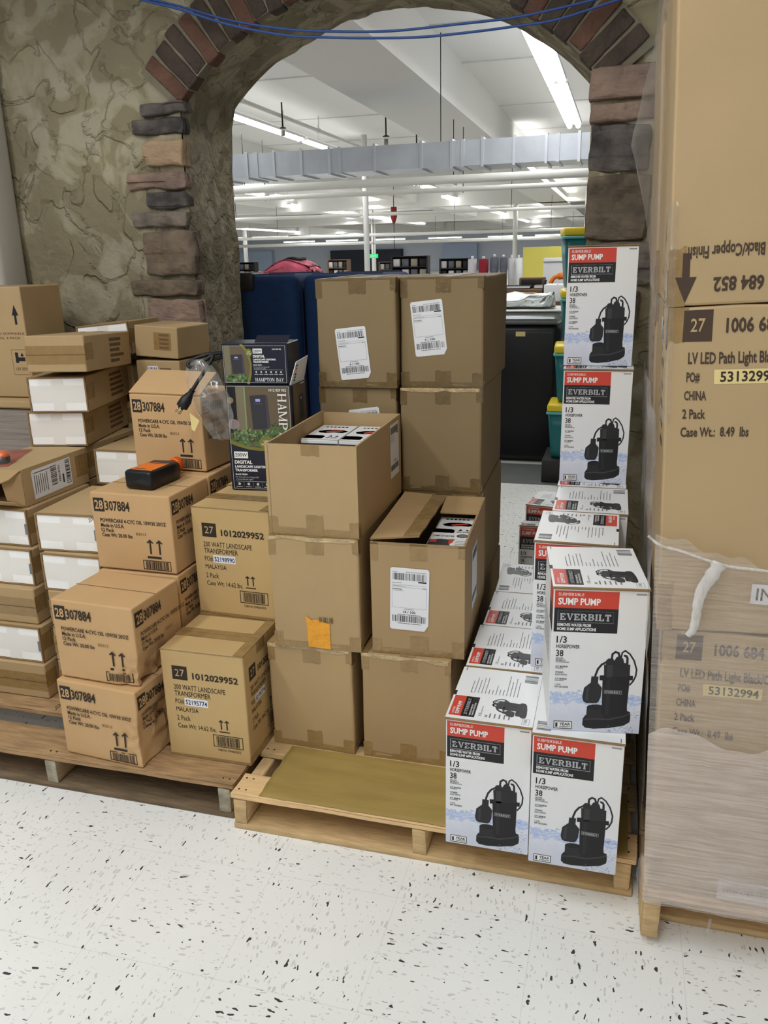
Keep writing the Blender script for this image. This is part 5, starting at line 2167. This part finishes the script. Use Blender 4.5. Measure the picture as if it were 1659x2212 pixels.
# clear crumpled bag between the oil carton and the display boxes
mb = MB()
vs, fs = [], []
n1, n2 = 16, 14
for j in range(n2 + 1):
    for i in range(n1 + 1):
        u, v = i / n1, j / n2
        wv = .040 + .075 * sin(pi * (v ** .9)) * (1 - .1 * v)
        x = -1.055 + (u - .5) * 2 * wv * .55 + .05 * (v - .5) + .012 * noise.noise(Vector((u * 5, v * 5, 2)))
        z = 1.070 - v * .215 + .010 * noise.noise(Vector((u * 6, v * 6, 9)))
        y = 1.995 - .035 * sin(pi * u) * sin(pi * min(1, v + .1)) + .016 * noise.noise(Vector((u * 7, v * 7, 4)))
        vs.append((x, y, z))
for j in range(n2):
    for i in range(n1):
        a = j * (n1 + 1) + i
        fs.append((a, a + 1, a + n1 + 2, a + n1 + 1))
mb.add(vs, fs, 'bag_clear', True)
bag = mb.build('plastic_bag')
tag(bag, 'crumpled clear plastic bag hanging beside the navy display boxes', 'bag')
mb = MB()
mb.add([(-1.092, 1.945, .935), (-1.065, 1.945, .915), (-1.082, 1.945, .885), (-1.090, 1.944, .89)], [(0, 1, 2, 3)], 'paper_yellow')
mb.build('yellow_tag', bag)

# ------------------------------------------------------------------ tall cartons on the wrapped pallet (27 1006 684 852)
RW, RD = .272, .43


def path_art(F, arrow=True, sticker=True):
    F.rect(.087, .010, .249, .098, 'ink_brown')
    F.text('27', .128, .034, .070, 'kraft_pink', u1=.208, bold=.01)
    F.text('1006 684 852', .323, .036, .074, 'ink_brown', u1=.76, bold=.03)
    F.text('LV LED Path Light Black/Copper Finish', .124, .128, .160, 'ink_brown', u1=.90, bold=.025)
    F.text('PO#', .118, .185, .213, 'ink_brown', u1=.19, bold=.025)
    if sticker:
        F.rect(.268, .178, .62, .220, 'paper_yellow')
        F.text('53132994', .30, .184, .213, 'ink_dark', u1=.60, bold=.02)
    F.text('CHINA', .108, .240, .266, 'ink_brown', u1=.228, bold=.025)
    F.text('2 Pack', .100, .293, .320, 'ink_brown', u1=.225, bold=.025)
    F.text('Case Wt.:  8.49  lbs', .092, .346, .374, 'ink_brown', u1=.467, bold=.025)
    if arrow:
        F.rect(.885, .065, .925, .145, 'ink_brown')
        F.poly([(.848, .080), (.905, .010), (.962, .080)], 'ink_brown', 1.3)


def path_carton(h_, turned=False):
    mb = MB()
    carton_body(mb, RW, RD, h_, 'kraft_pink', cuts=16)
    F = front(mb, RW, RD, h_)
    G = Face(mb, (RW / 2, 0, h_), (-1, 0, 0), (0, 0, -1), RW, h_)
    path_art(G if turned else F, sticker=not turned)
    G.tape(.0, 0, .055, .09, seed=3)
    G.tape(.905, 0, 1, .16, seed=4, k=.6)
    F.tape(0, 0, .11, .10, seed=3, k=.6)
    F.tape(.95, 0, 1, .12, seed=4)
    L_ = left(mb, RW, RD, h_)
    if not turned:
        L_.tape(.88, 0, 1, .12, seed=7)
        L_.tape(0, 0, .10, .10, seed=8)
        L_.rect(.45, .05, .62, .13, 'paper', 1)
        L_.rect(.55, .06, .60, .12, 'ink_blue', 2)
        for i, v in enumerate((.17, .24, .30, .36, .42)):
            L_.lines(.62, v, .80, .022, 'ink_brown', 2, i)
    else:
        L_.tape(.90, .90, 1, 1, seed=7)
    fn = wobble(5.5, .003, h_)
    mb.v = [tuple(fn(Vector(v))) for v in mb.v]
    return mb


tilt = R(-2.35)
RG = 'tall path light cartons on the wrapped pallet'
Z1, Z2, Z3 = .1325, .6860, 1.2395
r3 = path_carton(.550).build('path_light_carton', None, (.252, 1.405, Z1), (0, tilt * .55, 0))
tag(r3, 'tall carton at the bottom of the wrapped stack, seen through milky film', 'carton', RG)
r2_o = path_carton(.553).build('path_light_carton', None, (.2285, 1.405, Z2), (0, tilt, 0))
tag(r2_o, 'tall carton marked 2 Pack in the middle of the wrapped stack', 'carton', RG)
r1_o = path_carton(.553, True).build('path_light_carton', None, (.2045, 1.405, Z3), (0, tilt, 0))
tag(r1_o, 'tall carton set upside down at the top of the wrapped stack', 'carton', RG)
plain = path_carton(.553)
pz = [(r3, (.252, 1.845, Z1), tilt * .55, 'carton behind the bottom one of the wrapped stack'), (r2_o, (.2255, 1.845, Z2), tilt, 'carton behind the middle one of the wrapped stack'),
      (r1_o, (.199, 1.845, Z3), tilt, 'carton behind the upside-down one of the wrapped stack')]
for src, loc, ty, lb in pz:
    copy_tree(src, loc, (0, ty, 0), lb, RG)

# stretch film round the lower part, its torn top edge and a twisted tail
film = empty('stretch_film', (0.3, 1.4, 0))
tag(film, 'milky stretch film wound around the lower part of the tall carton stack', 'film')
O = Vector((.3, 1.4, 0))


def sheet(fx, n1, n2, m, smooth=True):
    b = MB()
    vs, fs = [], []
    for j in range(n2 + 1):
        for i in range(n1 + 1):
            vs.append(Vector(fx(i / n1, j / n2)) - O)
    for j in range(n2):
        for i in range(n1):
            a = j * (n1 + 1) + i
            fs.append((a, a + 1, a + n1 + 2, a + n1 + 1))
    b.add(vs, fs, m, smooth)
    return b


def lx(z):
    return .116 - .040 * max(0, (z - .1)) * 1.02


def ffront(u, v):
    ztop = .862 - .055 * min(1, u * 2.2) + .018 * noise.noise(Vector((u * 14, 2, 0))) - .10 * max(0, u - .5)
    z = .112 + v * (ztop - .112)
    x = lx(z) - .008 + u * .44
    y = 1.396 - .004 * (1 + noise.noise(Vector((u * 10, v * 16, 0)))) - .012 * (v < .04)
    return x, y, z


sheet(ffront, 44, 60, 'film').build('front_wrap', film)


def ffront2(u, v):
    z = .114 + v * (.455 + .03 * noise.noise(Vector((u * 4, 1, 0))) + .015 * noise.noise(Vector((u * 9, 5, 0))) - .088)
    x = lx(z) - .009 + u * .44
    y = 1.386 - .003 * (1 + noise.noise(Vector((u * 12 + 5, v * 14, 3))))
    return x, y, z


sheet(ffront2, 40, 46, 'film_milky').build('second_wrap', film)


def fleft(u, v):
    z = .112 + v * (1.05 - .112)
    x = lx(z) - .009 - .006 * noise.noise(Vector((u * 7, v * 12, 1))) - .004
    return x, 1.394 + u * .90, z


sheet(fleft, 26, 44, 'film_thin').build('side_wrap', film)


def bulge(u, v):
    z = .95 + v * 1.0
    k_ = max(0, 1 - abs(z - 1.53) / .30)
    x = lx(z) - .007 - (.055 * k_ ** 1.5) * sin(pi * min(1, u * 1.1)) - .004 * noise.noise(Vector((u * 9, v * 14, 6)))
    return x, 1.62 + u * .62, z


sheet(bulge, 18, 40, 'film_loose').build('loose_sheet', film)


def corner_bunch(u, v):
    a = u * pi * .6 - .2
    z = 1.05 + v * .34
    rr = .012 + .005 * noise.noise(Vector((u * 8, v * 20, 2)))
    return lx(z) + .006 - rr * sin(a) * 1.1, 1.405 - rr * cos(a) + .004, z


sheet(corner_bunch, 14, 40, 'film_thin').build('corner_bunch', film)
tw = smooth_path([(.180, 1.378, .822), (.170, 1.372, .800), (.158, 1.374, .775), (.153, 1.372, .750), (.152, 1.374, .722), (.149, 1.372, .700), (.142, 1.376, .688)], 6)
mb = MB()
mb.tube([q - O for q in tw], [.013 * (1 - .55 * i / len(tw)) * (1 + .35 * noise.noise(Vector((i * .45, 1, 0)))) for i in range(len(tw))], 'film_dense', 7)
mb.v = [(q[0], q[1] * .35 + (1.374 - 1.4) * .65, q[2]) if True else q for q in mb.v]
mb.build('twisted_tail', film)
tw = smooth_path([(.065, 1.384, .860), (.085, 1.380, .846), (.12, 1.379, .838), (.16, 1.378, .826), (.20, 1.378, .817), (.27, 1.378, .812), (.36, 1.378, .79)], 6)
mb = MB()
mb.tube([q - O for q in tw], [.0026 * (1 + .5 * noise.noise(Vector((i * .6, 4, 0)))) for i in range(len(tw))], 'film_dense', 6)
mb.build('rolled_edge', film)
mb = MB()
tw = smooth_path([(.103, 1.388, .215), (.098, 1.385, .185), (.100, 1.382, .158), (.108, 1.385, .135), (.112, 1.388, .118)], 6)
mb.tube([q - O for q in tw], [.007 + .003 * noise.noise(Vector((i * .5, 2, 0))) for i in range(len(tw))], 'film_thin', 7)
mb.build('gathered_corner', film)
mb = MB()
tw = smooth_path([(.232, 1.386, .095), (.230, 1.384, .075), (.226, 1.386, .055)], 5)
mb.tube([q - O for q in tw], .004, 'film_thin', 6)
mb.build('loose_tail', film)
# paper label under the film
mb = MB()
F = Face(mb, Vector((.238, 1.4005, .745)) - O, (1, 0, 0), (0, 0, 1), .10, .036, .0003)
F.rect(0, 0, 1, 1, 'paper', 0)
F.text('IN 684', .08, .2, .8, 'ink_dark', bold=.01, k=1)
mb.build('paper_label', film)
mb = MB()
F = Face(mb, Vector((.24, 1.3985, .135)) - O, (1, 0, 0), (0, 0, 1), .12, .045, .0003)
F.rect(0, 0, 1, 1, 'paper', 0)
F.barcode(.08, .15, .92, .6, 'ink_mid', 1, 3)
mb.build('paper_label', film)

# ------------------------------------------------------------------ blue cables hung across the arch
for pts, lb in [([(-1.62, 2.66, 2.165), (-1.53, 2.66, 2.125), (-1.40, 2.665, 2.088), (-1.22, 2.66, 2.030), (-1.02, 2.64, 1.985), (-.87, 2.63, 1.965), (-.70, 2.63, 1.952), (-.52, 2.64, 1.955), (-.36, 2.66, 1.962), (-.24, 2.67, 1.975), (-.10, 2.68, 1.995), (.1, 2.69, 2.02)],
                 'upper blue cable sagging across the arch'),
                ([(-1.66, 2.655, 2.170), (-1.54, 2.655, 2.12), (-1.40, 2.655, 2.078), (-1.22, 2.65, 2.016), (-1.03, 2.635, 1.969), (-.90, 2.62, 1.95), (-.78, 2.62, 1.938), (-.62, 2.625, 1.928), (-.48, 2.63, 1.929), (-.34, 2.65, 1.938), (-.22, 2.66, 1.948), (-.05, 2.67, 1.985), (.1, 2.68, 2.01)],
                 'lower blue cable sagging across the arch')]:
    mb = MB()
    mb.tube(smooth_path(pts, 6), .0036, 'blue_wire', 8)
    tag(mb.build('blue_cable'), lb, 'cable', 'blue cables across the arch')

# ------------------------------------------------------------------ beyond the arch: lamps, duct, pipes
def tube_light(name, x, y0, y1, z, wd, label, group):
    p = empty(name, (x, (y0 + y1) / 2, z))
    tag(p, label, 'ceiling light', group)
    l = (y1 - y0) / 2
    mb = MB()
    mb.box(-wd * .75, wd * .75, -l, l, .035, .085, 'lamp_housing')
    mb.box(-.008, .008, -l * .6, -l * .6 + .016, .085, 3.549 - z, 'lamp_housing')
    mb.box(-.008, .008, l * .6, l * .6 + .016, .085, 3.549 - z, 'lamp_housing')
    mb.build('housing', p)
    for s in ((-1, 1) if wd > .06 else (0,)):
        mb = MB()
        mb.tube([(s * wd * .42, -l + .03, 0.012), (s * wd * .42, l - .03, 0.012)], wd * .27 if y0 < 20 else .06, 'tube_glow', 8)
        mb.build('fluorescent_tube', p)
    return p


LGp = 'fluorescent lights in the store beyond the arch'
ords = ['nearest', 'second', 'third', 'fourth', 'fifth', 'sixth', 'seventh', 'eighth']
for rn, (x, segs, wd, nm) in enumerate([(-0.90, [(7.0, 10.85), (10.98, 14.4)], .155, 'row by the stone pier'),
                                        (-5.33, [(10.2, 14.05), (14.2, 17.6)], .085, 'row above the left end of the duct'),
                                        (-10.70, [(23.2, 24.7), (25.4, 27.0)], .10, 'short pair below the pipes near the plaster side'),
                                        (-12.0, [(30.0, 34.3), (34.6, 39.0), (39.8, 45.4), (46.8, 52.0)], .10, 'long row passing the white column'),
                                        (-5.62, [(20.5, 21.0), (22.7, 23.5), (24.4, 26.2)], .14, 'short row right under the middle of the duct'),
                                        (-5.95, [(28.8, 32.8), (33.4, 38.8), (39.2, 44.8), (45.4, 54.5)], .11, 'slanting row toward the yellow partition'),
                                        (-23.3, [(45.7, 49.8), (50.2, 57.4), (57.8, 67.4)], .14, 'low row at the plaster edge')]):
    for i, (a, b) in enumerate(segs):
        tube_light('fluorescent_light', x, a, b, 3.2, wd, '%s fluorescent light of the %s' % (ords[i], nm), LGp)
for i, (x, y) in enumerate([(-30, 62), (-26.5, 62), (-23, 63), (-19.5, 63), (-16, 64), (-12.5, 64), (-9, 65), (-5.5, 65), (-2.5, 66), (-28, 72), (-24, 72), (-20, 73), (-15, 73), (-10, 74), (-6, 74)]):
    p = empty('fluorescent_light', (x, y, 2.95 if y < 70 else 2.75))
    tag(p, '%s fluorescent light from the plaster side in the %s crosswise row far at the back' % ((ords + ['ninth'])[i if i < 9 else i - 9], 'nearer' if i < 9 else 'farthest'), 'ceiling light', LGp)
    mb = MB()
    mb.box(-1.5, 1.5, -.12, .12, .05, .13, 'lamp_housing')
    mb.box(-.02, .02, -.02, .02, .13, 3.549 - p.location.z, 'lamp_housing')
    mb.build('housing', p)
    mb = MB()
    mb.tube([(-1.45, 0, .015), (1.45, 0, .015)], .05, 'tube_glow', 8)
    mb.build('fluorescent_tube', p)

# galvanized duct crossing behind the arch
d = empty('air_duct', (-3, 9.3, 2.2))
tag(d, 'long square galvanized air duct crossing the store behind the arch', 'duct')
mb = MB()
mb.box(-7, 6, 0, .55, 0.02, .27, 'galv', Matrix.Rotation(R(-.15), 4, 'Y'))
mb.build('duct_body', d)
xx = -4.5
i = 0
while xx < 5:
    mb = MB()
    xf = Matrix.Rotation(R(-.15), 4, 'Y') @ Matrix.Translation((xx, 0, 0))
    mb.box(-.014, .014, -.018, .568, 0.0, .29, 'galv_seam', xf)
    mb.build('flange', d)
    if i % 3 == 1:
        mb = MB()
        mb.box(.10, .135, -.012, .56, 0.01, .28, 'galv', xf)
        mb.build('seam_strip', d)
    xx += .33 if xx < -.3 or xx > .6 else .52
    i += 1
for xx in (-4, -1.5, 1, 3.5):
    mb = MB()
    mb.box(xx - .004, xx + .004, .2, .21, .28, 1.345, 'dark_metal')
    mb.build('hanger_rod', d)
for nm, y, z, r_, lb, dz in (('white_pipe', 11.5, 2.23, .055, 'thick white pipe hung below the duct', .002), ('white_pipe', 12.2, 2.155, .035, 'thinner white pipe below the thick one', .002), ('white_pipe', 17.5, 2.17, .035, 'white pipe crossing in front of the column', .0),
                             ('white_pipe', 27, 2.0, .05, 'far white pipe below the long light row', 0), ('white_pipe', 38, 1.95, .07, 'farthest white pipe above the shelves', 0)):
    mb = MB()
    mb.tube([(-26, y, z), (9, y, z + 35 * dz)], r_, 'pipe_paint', 12)
    for xx in range(-24, 9, 3):
        xx += .75
        mb.tube([(xx, y, z), (xx, y, 3.0)], .006, 'dark_metal', 5)
    tag(mb.build(nm), lb, 'pipe', 'white pipes under the store ceiling')
for nm, x, z, r_, lb in (('white_pipe', -.45, 3.28, .05, 'white pipe running along beside the brightest light'), ('white_pipe', -5.0, 3.33, .03, 'white pipe running along above the left end of the duct')):
    mb = MB()
    mb.tube([(x, 3.4, z), (x, 26, z)], r_, 'pipe_paint', 12)
    for yy in (5.0, 8.0, 11.0, 14.0):
        mb.tube([(x, yy - .05, z), (x, yy + .05, z)], r_ * 1.3, 'pipe_paint', 12)
        mb.tube([(x, yy, z), (x, yy, 3.549)], .01, 'pipe_paint', 5)
    tag(mb.build(nm), lb, 'pipe', 'white pipes under the store ceiling')
for i, (x, y, z, lb) in enumerate([(-3.3, 12.0, 2.93, 'sprinkler head hanging left of the white soffit, nearer of two'), (-3.2, 13.4, 2.93, 'sprinkler head hanging left of the white soffit, farther of two'), (-4.95, 12.3, 3.17, 'sprinkler head by the row of lights above the duct'), (-.38, 12.5, 3.1, 'sprinkler head by the stone pier')]):
    mb = MB()
    mb.tube([(x, y, z), (x, y, 3.5)], .012, 'dark_metal', 6)
    mb.tube([(x, y, z - .02), (x, y, z - .012), (x, y, z)], [.05, .05, .02], 'dark_metal', 10)
    mb.tube([(x, y, z - .12), (x, y, z - .05)], .03, 'clutter_mid', 8)
    tag(mb.build('sprinkler'), lb, 'sprinkler', 'sprinklers under the store ceiling')
mb = MB()
mb.tube([(-7.3, 27.3, 2.35), (-7.3, 27.3, 2.55), (-7.3, 27.3, 2.85)], [.04, .11, .10], 'red_sprinkler', 8)
mb.tube([(-7.3, 27.3, 2.85), (-7.3, 27.3, 3.549)], .015, 'dark_metal', 6)
mb.tube([(-7.3, 27.3, 2.35), (-7.3, 27.3, 1.55)], .012, 'dark_metal', 6)
tag(mb.build('fire_bell'), 'dark red fire alarm horn hanging from the far ceiling', 'alarm')
mb = MB()
mb.box(-11.2, -10.82, 37.5, 37.58, 1.28, 1.45, 'exit_green')
F = Face(mb, (-11.2, 37.5, 1.28), (1, 0, 0), (0, 0, 1), .38, .17, .004)
F.text('EXIT', .15, .25, .75, 'ink_white', u1=.85, bold=.02)
mb.box(-11.02, -11.00, 37.53, 37.55, 1.45, 3.549, 'dark_metal')
tag(mb.build('exit_sign'), 'small green EXIT sign far back near the column', 'sign')

# ------------------------------------------------------------------ beyond the arch: goods
for x0, x1, y0, z1, lb, hdl in ((-1.60, -1.29, 3.27, 1.258, 'large navy blue padded suitcase standing by the stone jamb', True), (-1.284, -.92, 3.31, 1.256, 'second navy blue padded suitcase behind the brown carton labelled 6 / 100', False)):
    p = empty('padded_suitcase', ((x0 + x1) / 2, y0, 0))
    tag(p, lb, 'suitcase', 'navy blue suitcases beyond the arch')
    hw = (x1 - x0) / 2
    mb = MB()
    fn = lambda q: q + Vector((0, -.012 * (1 - (q.x / hw) ** 4) * (q.y < .1), 0))
    mb.rbox(-hw, hw, 0, .42, .03, z1, .03, 'blue_cloth', seg=4, cuts=5, fn=fn)
    mb.build('shell', p)
    mb = MB()
    for yy in (.05, .37):
        ring = [(-hw + .03, yy, .05), (-hw + .002, yy, .08), (-hw + .002, yy, z1 - .05), (-hw + .03, yy, z1 - .002), (hw - .03, yy, z1 - .002), (hw - .002, yy, z1 - .05), (hw - .002, yy, .08), (hw - .03, yy, .05)]
        mb.tube(ring, .007, 'blue_piping', 6)
    mb.build('piping', p)
    if hdl:
        mb = MB()
        mb.rbox(-hw - .004, -hw + .125, -.022, .10, z1 - .062, z1 + .012, .012, 'black_rubber', seg=3)
        mb.build('corner_handle', p)['label'] = 'black corner handle'
    for sx in (-1, 1):
        mb = MB()
        mb.tube([(sx * (hw - .06) - .02, .2, .0305), (sx * (hw - .06) + .02, .2, .0305)], .030, 'black_rubber', 14)
        mb.build('wheel', p)
mb = MB()
vs, fs = [], []
fn = lambda q: q + Vector((.10 * noise.noise(q * 4), .05 * noise.noise(q * 4 + Vector((3, 3, 3))), .05 * noise.noise(q * 5 + Vector((9, 1, 1))) - .25 * abs(q.x + 2.74) * (q.z > 1.25)))
mb.rbox(-2.98, -2.50, 6.6, 7.0, .95, 1.30, .08, 'pink_wrap', seg=3, cuts=10, fn=fn)
pk = mb.build('pink_bundle')
tag(pk, 'bundle of goods in pink plastic wrap seen above the blue suitcases', 'bundle')
mb = MB()
mb.rbox(-2.86, -2.66, 6.7, 6.9, 1.285, 1.325, .02, 'clutter_dark', cuts=3, fn=fn)
mb.build('dark_frame', pk)
mb = MB()
mb.box(-3.2, -2.2, 6.45, 7.2, .85, .89, 'desk_wood')
for x in (-3.15, -2.25):
    for y in (6.5, 7.15):
        mb.box(x - .03, x + .03, y - .03, y + .03, 0, .85, 'desk_wood')
tag(mb.build('table'), 'brown table carrying the pink wrapped bundle', 'table')

# black cabinet with steel rim
p = empty('black_cabinet', (-.66, 5.35, 0))
tag(p, 'tall black bin with a brushed steel rim and a yellow price sticker', 'bin')
mb = MB()
mb.rbox(-.30, .30, 0, .45, .002, .885, .05, 'black_cab', seg=4)
mb.build('body', p)
mb = MB()
mb.rbox(-.308, .308, -.008, .458, .8855, .970, .055, 'steel', seg=4)
mb.build('steel_rim', p)['label'] = 'brushed steel rim'
mb = MB()
mb.rbox(-.312, .312, -.012, .462, .9702, .980, .004, 'white_paint', seg=1)
mb.build('lid', p)
mb = MB()
mb.box(.018, .078, -.0022, -.0002, .818, .848, 'paper_yellow')
mb.build('price_sticker', p)['label'] = 'yellow price sticker'
mb = MB()
fn = lambda q: q + Vector((.05 * noise.noise(q * 7), .05 * noise.noise(q * 7 + Vector((3, 3, 3))), max(-.03, .055 * noise.noise(q * 9 + Vector((9, 1, 1)))) * (q.z > 1.0)))
mb.rbox(-.93, -.44, 5.42, 5.76, .994, 1.062, .03, 'bag_white', seg=2, cuts=12, fn=fn)
tag(mb.build('plastic_sheet'), 'crumpled white plastic bag lying on the steel-rimmed bin', 'bag')

# teal tubs with yellow rims, stacked
TGp = 'teal tubs with yellow rims'
tubs = [(-.255, 5.02, .140, .33, 'lowest teal tub of the stack by the black bin'), (-.235, 5.05, .478, .33, 'second lowest teal tub of the stack by the black bin'),
        (-.215, 5.06, .816, .30, 'third teal tub of the stack by the black bin'), (-.220, 5.06, 1.124, .33, 'topmost teal tub of the stack above the black bin')]
for i, (x, y, z, h_, lb) in enumerate(tubs):
    p = empty('teal_tub', (x, y, z), (0, 0, R(3 * i)))
    tag(p, lb, 'tub', TGp)
    mb = MB()
    secs = []
    for zz, wx in ((.001, .105), (.02, .112), (h_ * .5, .124), (h_ - .062, .134)):
        n = 6
        sec = []
        r_ = .03
        for cx, cy, a0 in ((wx - r_, -wx + r_, -90), (wx - r_, wx - r_, 0), (-wx + r_, wx - r_, 90), (-wx + r_, -wx + r_, 180)):
            for k in range(n):
                a = R(a0 + 90 * k / (n - 1))
                sec.append((cx + r_ * cos(a), cy + r_ * sin(a), zz))
        secs.append(sec)
    loft(mb, secs, 'teal')
    mb.build('body', p)
    mb = MB()
    mb.rbox(-.142, .142, -.142, .142, h_ - .0615, h_ - .046, .006, 'teal_rim', seg=1)
    mb.build('rim', p)
    mb = MB()
    mb.rbox(-.138, .138, -.138, .138, h_ - .0455, h_ - .0005, .012, 'yellow_lid', seg=2)
    mb.build('lid', p)['label'] = 'yellow lid'
mb = MB()
mb.rbox(-.41, -.07, 4.86, 5.22, .001, .138, .004, 'clutter_dark', seg=1)
tag(mb.build('base_crate'), 'low dark crate under the teal tubs', 'crate')

# counter with boxes, garments and far clutter
p = empty('counter_table', (-1.3, 8.4, 0))
tag(p, 'wooden counter strewn with boxes beyond the black bin', 'table')
mb = MB()
mb.box(-1.0, 1.0, 0, .9, .82, .86, 'desk_wood')
mb.build('top', p)
for x in (-.95, .95):
    for y in (.06, .84):
        mb = MB()
        mb.box(x - .04, x + .04, y - .04, y + .04, 0, .82, 'desk_wood')
        mb.build('leg', p)
for x, y, z, sx, sy, sz, m, nm, cat, lb, rz in [
        (-1.10, 8.42, .861, .36, .3, .075, 'kraft_tan', 'tan_box', 'box', 'open tan box on the wooden counter behind the white plastic bag', 4),
        (-.62, 8.42, .861, .26, .3, .165, 'card_white', 'white_box', 'box', 'white box on the wooden counter beside the teal tubs', -3),
        (-1.00, 8.95, .861, .30, .25, .06, 'kraft_inner', 'tan_box', 'box', 'low tan box at the back of the wooden counter', 10)]:
    mb = MB()
    mb.rbox(-sx / 2, sx / 2, 0, sy, .001, sz, .008, m, seg=2)
    mb.box(-sx * .02, sx * .02, -.001, sy, sz, sz + .001, 'tape_brown')
    tag(mb.build(nm, None, (x, y, z), (0, 0, R(rz))), lb, cat)
p = empty('wooden_desk', (-1.20, 11.6, 0))
tag(p, 'dark wooden desk piled with papers in front of the yellow partition', 'desk')
mb = MB()
mb.rbox(-.62, .62, 0, .7, .80, .86, .01, 'desk_wood', seg=1)
mb.build('top', p)
for x in (-.56, .40):
    mb = MB()
    mb.box(x, x + .16, .02, .66, 0, .80, 'desk_wood')
    mb.build('pedestal', p)
mb = MB()
mb.rbox(-.20, .14, .30, .62, .862, 1.0, .01, 'desk_wood', seg=1)
mb.rbox(-.17, .11, .29, .31, .89, .98, .004, 'clutter_dark', seg=1)
mb.build('hutch', p)
for x, z, sx, m, lb in ((-1.42, .862, .42, 'clutter_dark', 'dark binder lying on the wooden desk'), (-1.00, .862, .34, 'clutter_mid', 'pale folder lying on the wooden desk')):
    mb = MB()
    mb.rbox(x - sx / 2, x + sx / 2, 11.63, 11.86, z, z + .045, .006, m, seg=1)
    mb.box(x - sx / 2 + .01, x + sx / 2 - .01, 11.628, 11.632, z + .01, z + .035, 'paper')
    tag(mb.build('binder'), lb, 'binder')
# orange and black tool seen over the white box
mb = MB()
mb.tube(smooth_path([(-.735, 8.85, .865), (-.725, 8.85, 1.0), (-.69, 8.85, 1.075), (-.62, 8.85, 1.10)]), .022, 'clutter_orange', 10)
mb.tube([(-.65, 8.85, 1.09), (-.56, 8.85, 1.10)], .034, 'clutter_orange', 12)
mb.tube([(-.80, 8.85, .865), (-.79, 8.85, .95), (-.775, 8.85, 1.06)], .016, 'black_rubber', 8)
tag(mb.build('garden_tool'), 'orange and black hand tool propped on the counter', 'tool')
mb = MB()
mb.rbox(-1.156, -.60, 12.8, 12.86, 0, 1.25, .01, 'card_white', seg=1)
mb.box(-1.156, -.60, 12.79, 12.80, 1.19, 1.20, 'ink_grey')
tag(mb.build('display_board'), 'white panel standing before the yellow partition', 'board')


def roll(x, y, r_, z1, m, lb, lean=0.0, core=True):
    p = empty('fabric_roll', (x, y, 0), (R(-2), lean, 0))
    tag(p, lb, 'fabric roll', 'fabric rolls')
    mb = MB()
    mb.tube([(0, 0, .01), (0, 0, z1 * .3), (0, 0, z1 * .7), (0, 0, z1)], [r_, r_ * 1.03, r_ * .98, r_ * 1.01], m, 18)
    mb.build('cloth', p)
    mb = MB()
    mb.tube([(0, 0, z1), (0, 0, z1 + .05)], r_ * .3, 'card_white', 10)
    mb.build('core', p)


for x, r_, z1, m, lb, ln in [(-2.60, .075, 1.25, 'cloth_pale', 'pale fabric roll at the carton side of the rolls', .0), (-2.40, .085, 1.24, 'crimson', 'crimson fabric roll standing far back', .0), (-2.21, .075, 1.27, 'cloth_grey', 'dark grey fabric roll next to the crimson one', 0),
                             (-2.05, .065, 1.26, 'cloth_grey', 'second grey fabric roll, next to the pale grey one', 0), (-1.91, .055, 1.25, 'cloth_pale', 'pale grey fabric roll next to the greys', 0), (-1.72, .06, 1.25, 'card_white', 'white fabric roll leaning at the yellow side', -.05)]:
    roll(x, 15.0, r_, z1, m, lb, R(0) + ln)
for x, h_, m, lb in ((-2.15, .42, 'cloth_dark', 'dark cloth bale at the foot of the grey fabric rolls'), (-1.72, .42, 'cloth_dark', 'dark cloth bale at the foot of the white fabric roll')):
    mb = MB()
    mb.rbox(x - .16, x + .16, 14.35, 14.65, 0, h_ + .25, .05, m, seg=3, cuts=4, fn=lambda q: q + Vector((.02 * noise.noise(q * 6), .02 * noise.noise(q * 6 + Vector((2, 2, 2))), 0)))
    tag(mb.build('cloth_bale'), lb, 'cloth')
# far shelves and racks, dark against the end wall
for x, y, sx, z1, m, lb in [(-8.6, 34.5, 1.5, 1.33, 'clutter_dark', 'dark garment rack far back between the column and the fabric rolls'), (-6.6, 34, 1.2, 1.2, 'clutter_dark', 'low dark shelf far back next to the garment rack'), (-13.6, 40, 1.0, 1.24, 'desk_wood', 'brown open cabinet far back under the EXIT sign'),
                            (-10.4, 38, 1.0, 1.10, 'desk_wood', 'brown cabinet far back beside the open one'), (-20.5, 44, 1.3, 1.2, 'clutter_dark', 'dark shelf far back by the plaster jamb')]:
    p = empty('store_shelf', (x, y, 0))
    tag(p, lb, 'shelf')
    mb = MB()
    for s in (-1, 1):
        mb.box(s * sx / 2 - .03, s * sx / 2 + .03, 0, .5, 0, z1, m)
    mb.box(-sx / 2, sx / 2, .46, .5, 0, z1, m)
    mb.build('frame', p)
    for k in range(4):
        zz = .05 + (z1 - .08) * k / 3
        mb = MB()
        mb.box(-sx / 2 + .03, sx / 2 - .03, 0, .46, zz, zz + .03, m)
        mb.build('shelf', p)
    for k in range(3):
        mb = MB()
        for q in range(4):
            xx = -sx / 2 + sx * (q + .5) / 4
            mb.rbox(xx - sx * .09, xx + sx * .09, .05, .4, .081 + (z1 - .08) * k / 3, .081 + (z1 - .08) * (k + .72) / 3, .01, ('clutter_mid', 'cloth_dark', 'cloth_pale', 'cloth_grey')[(q + k) % 4], seg=1)
        mb.build('folded_goods', p)
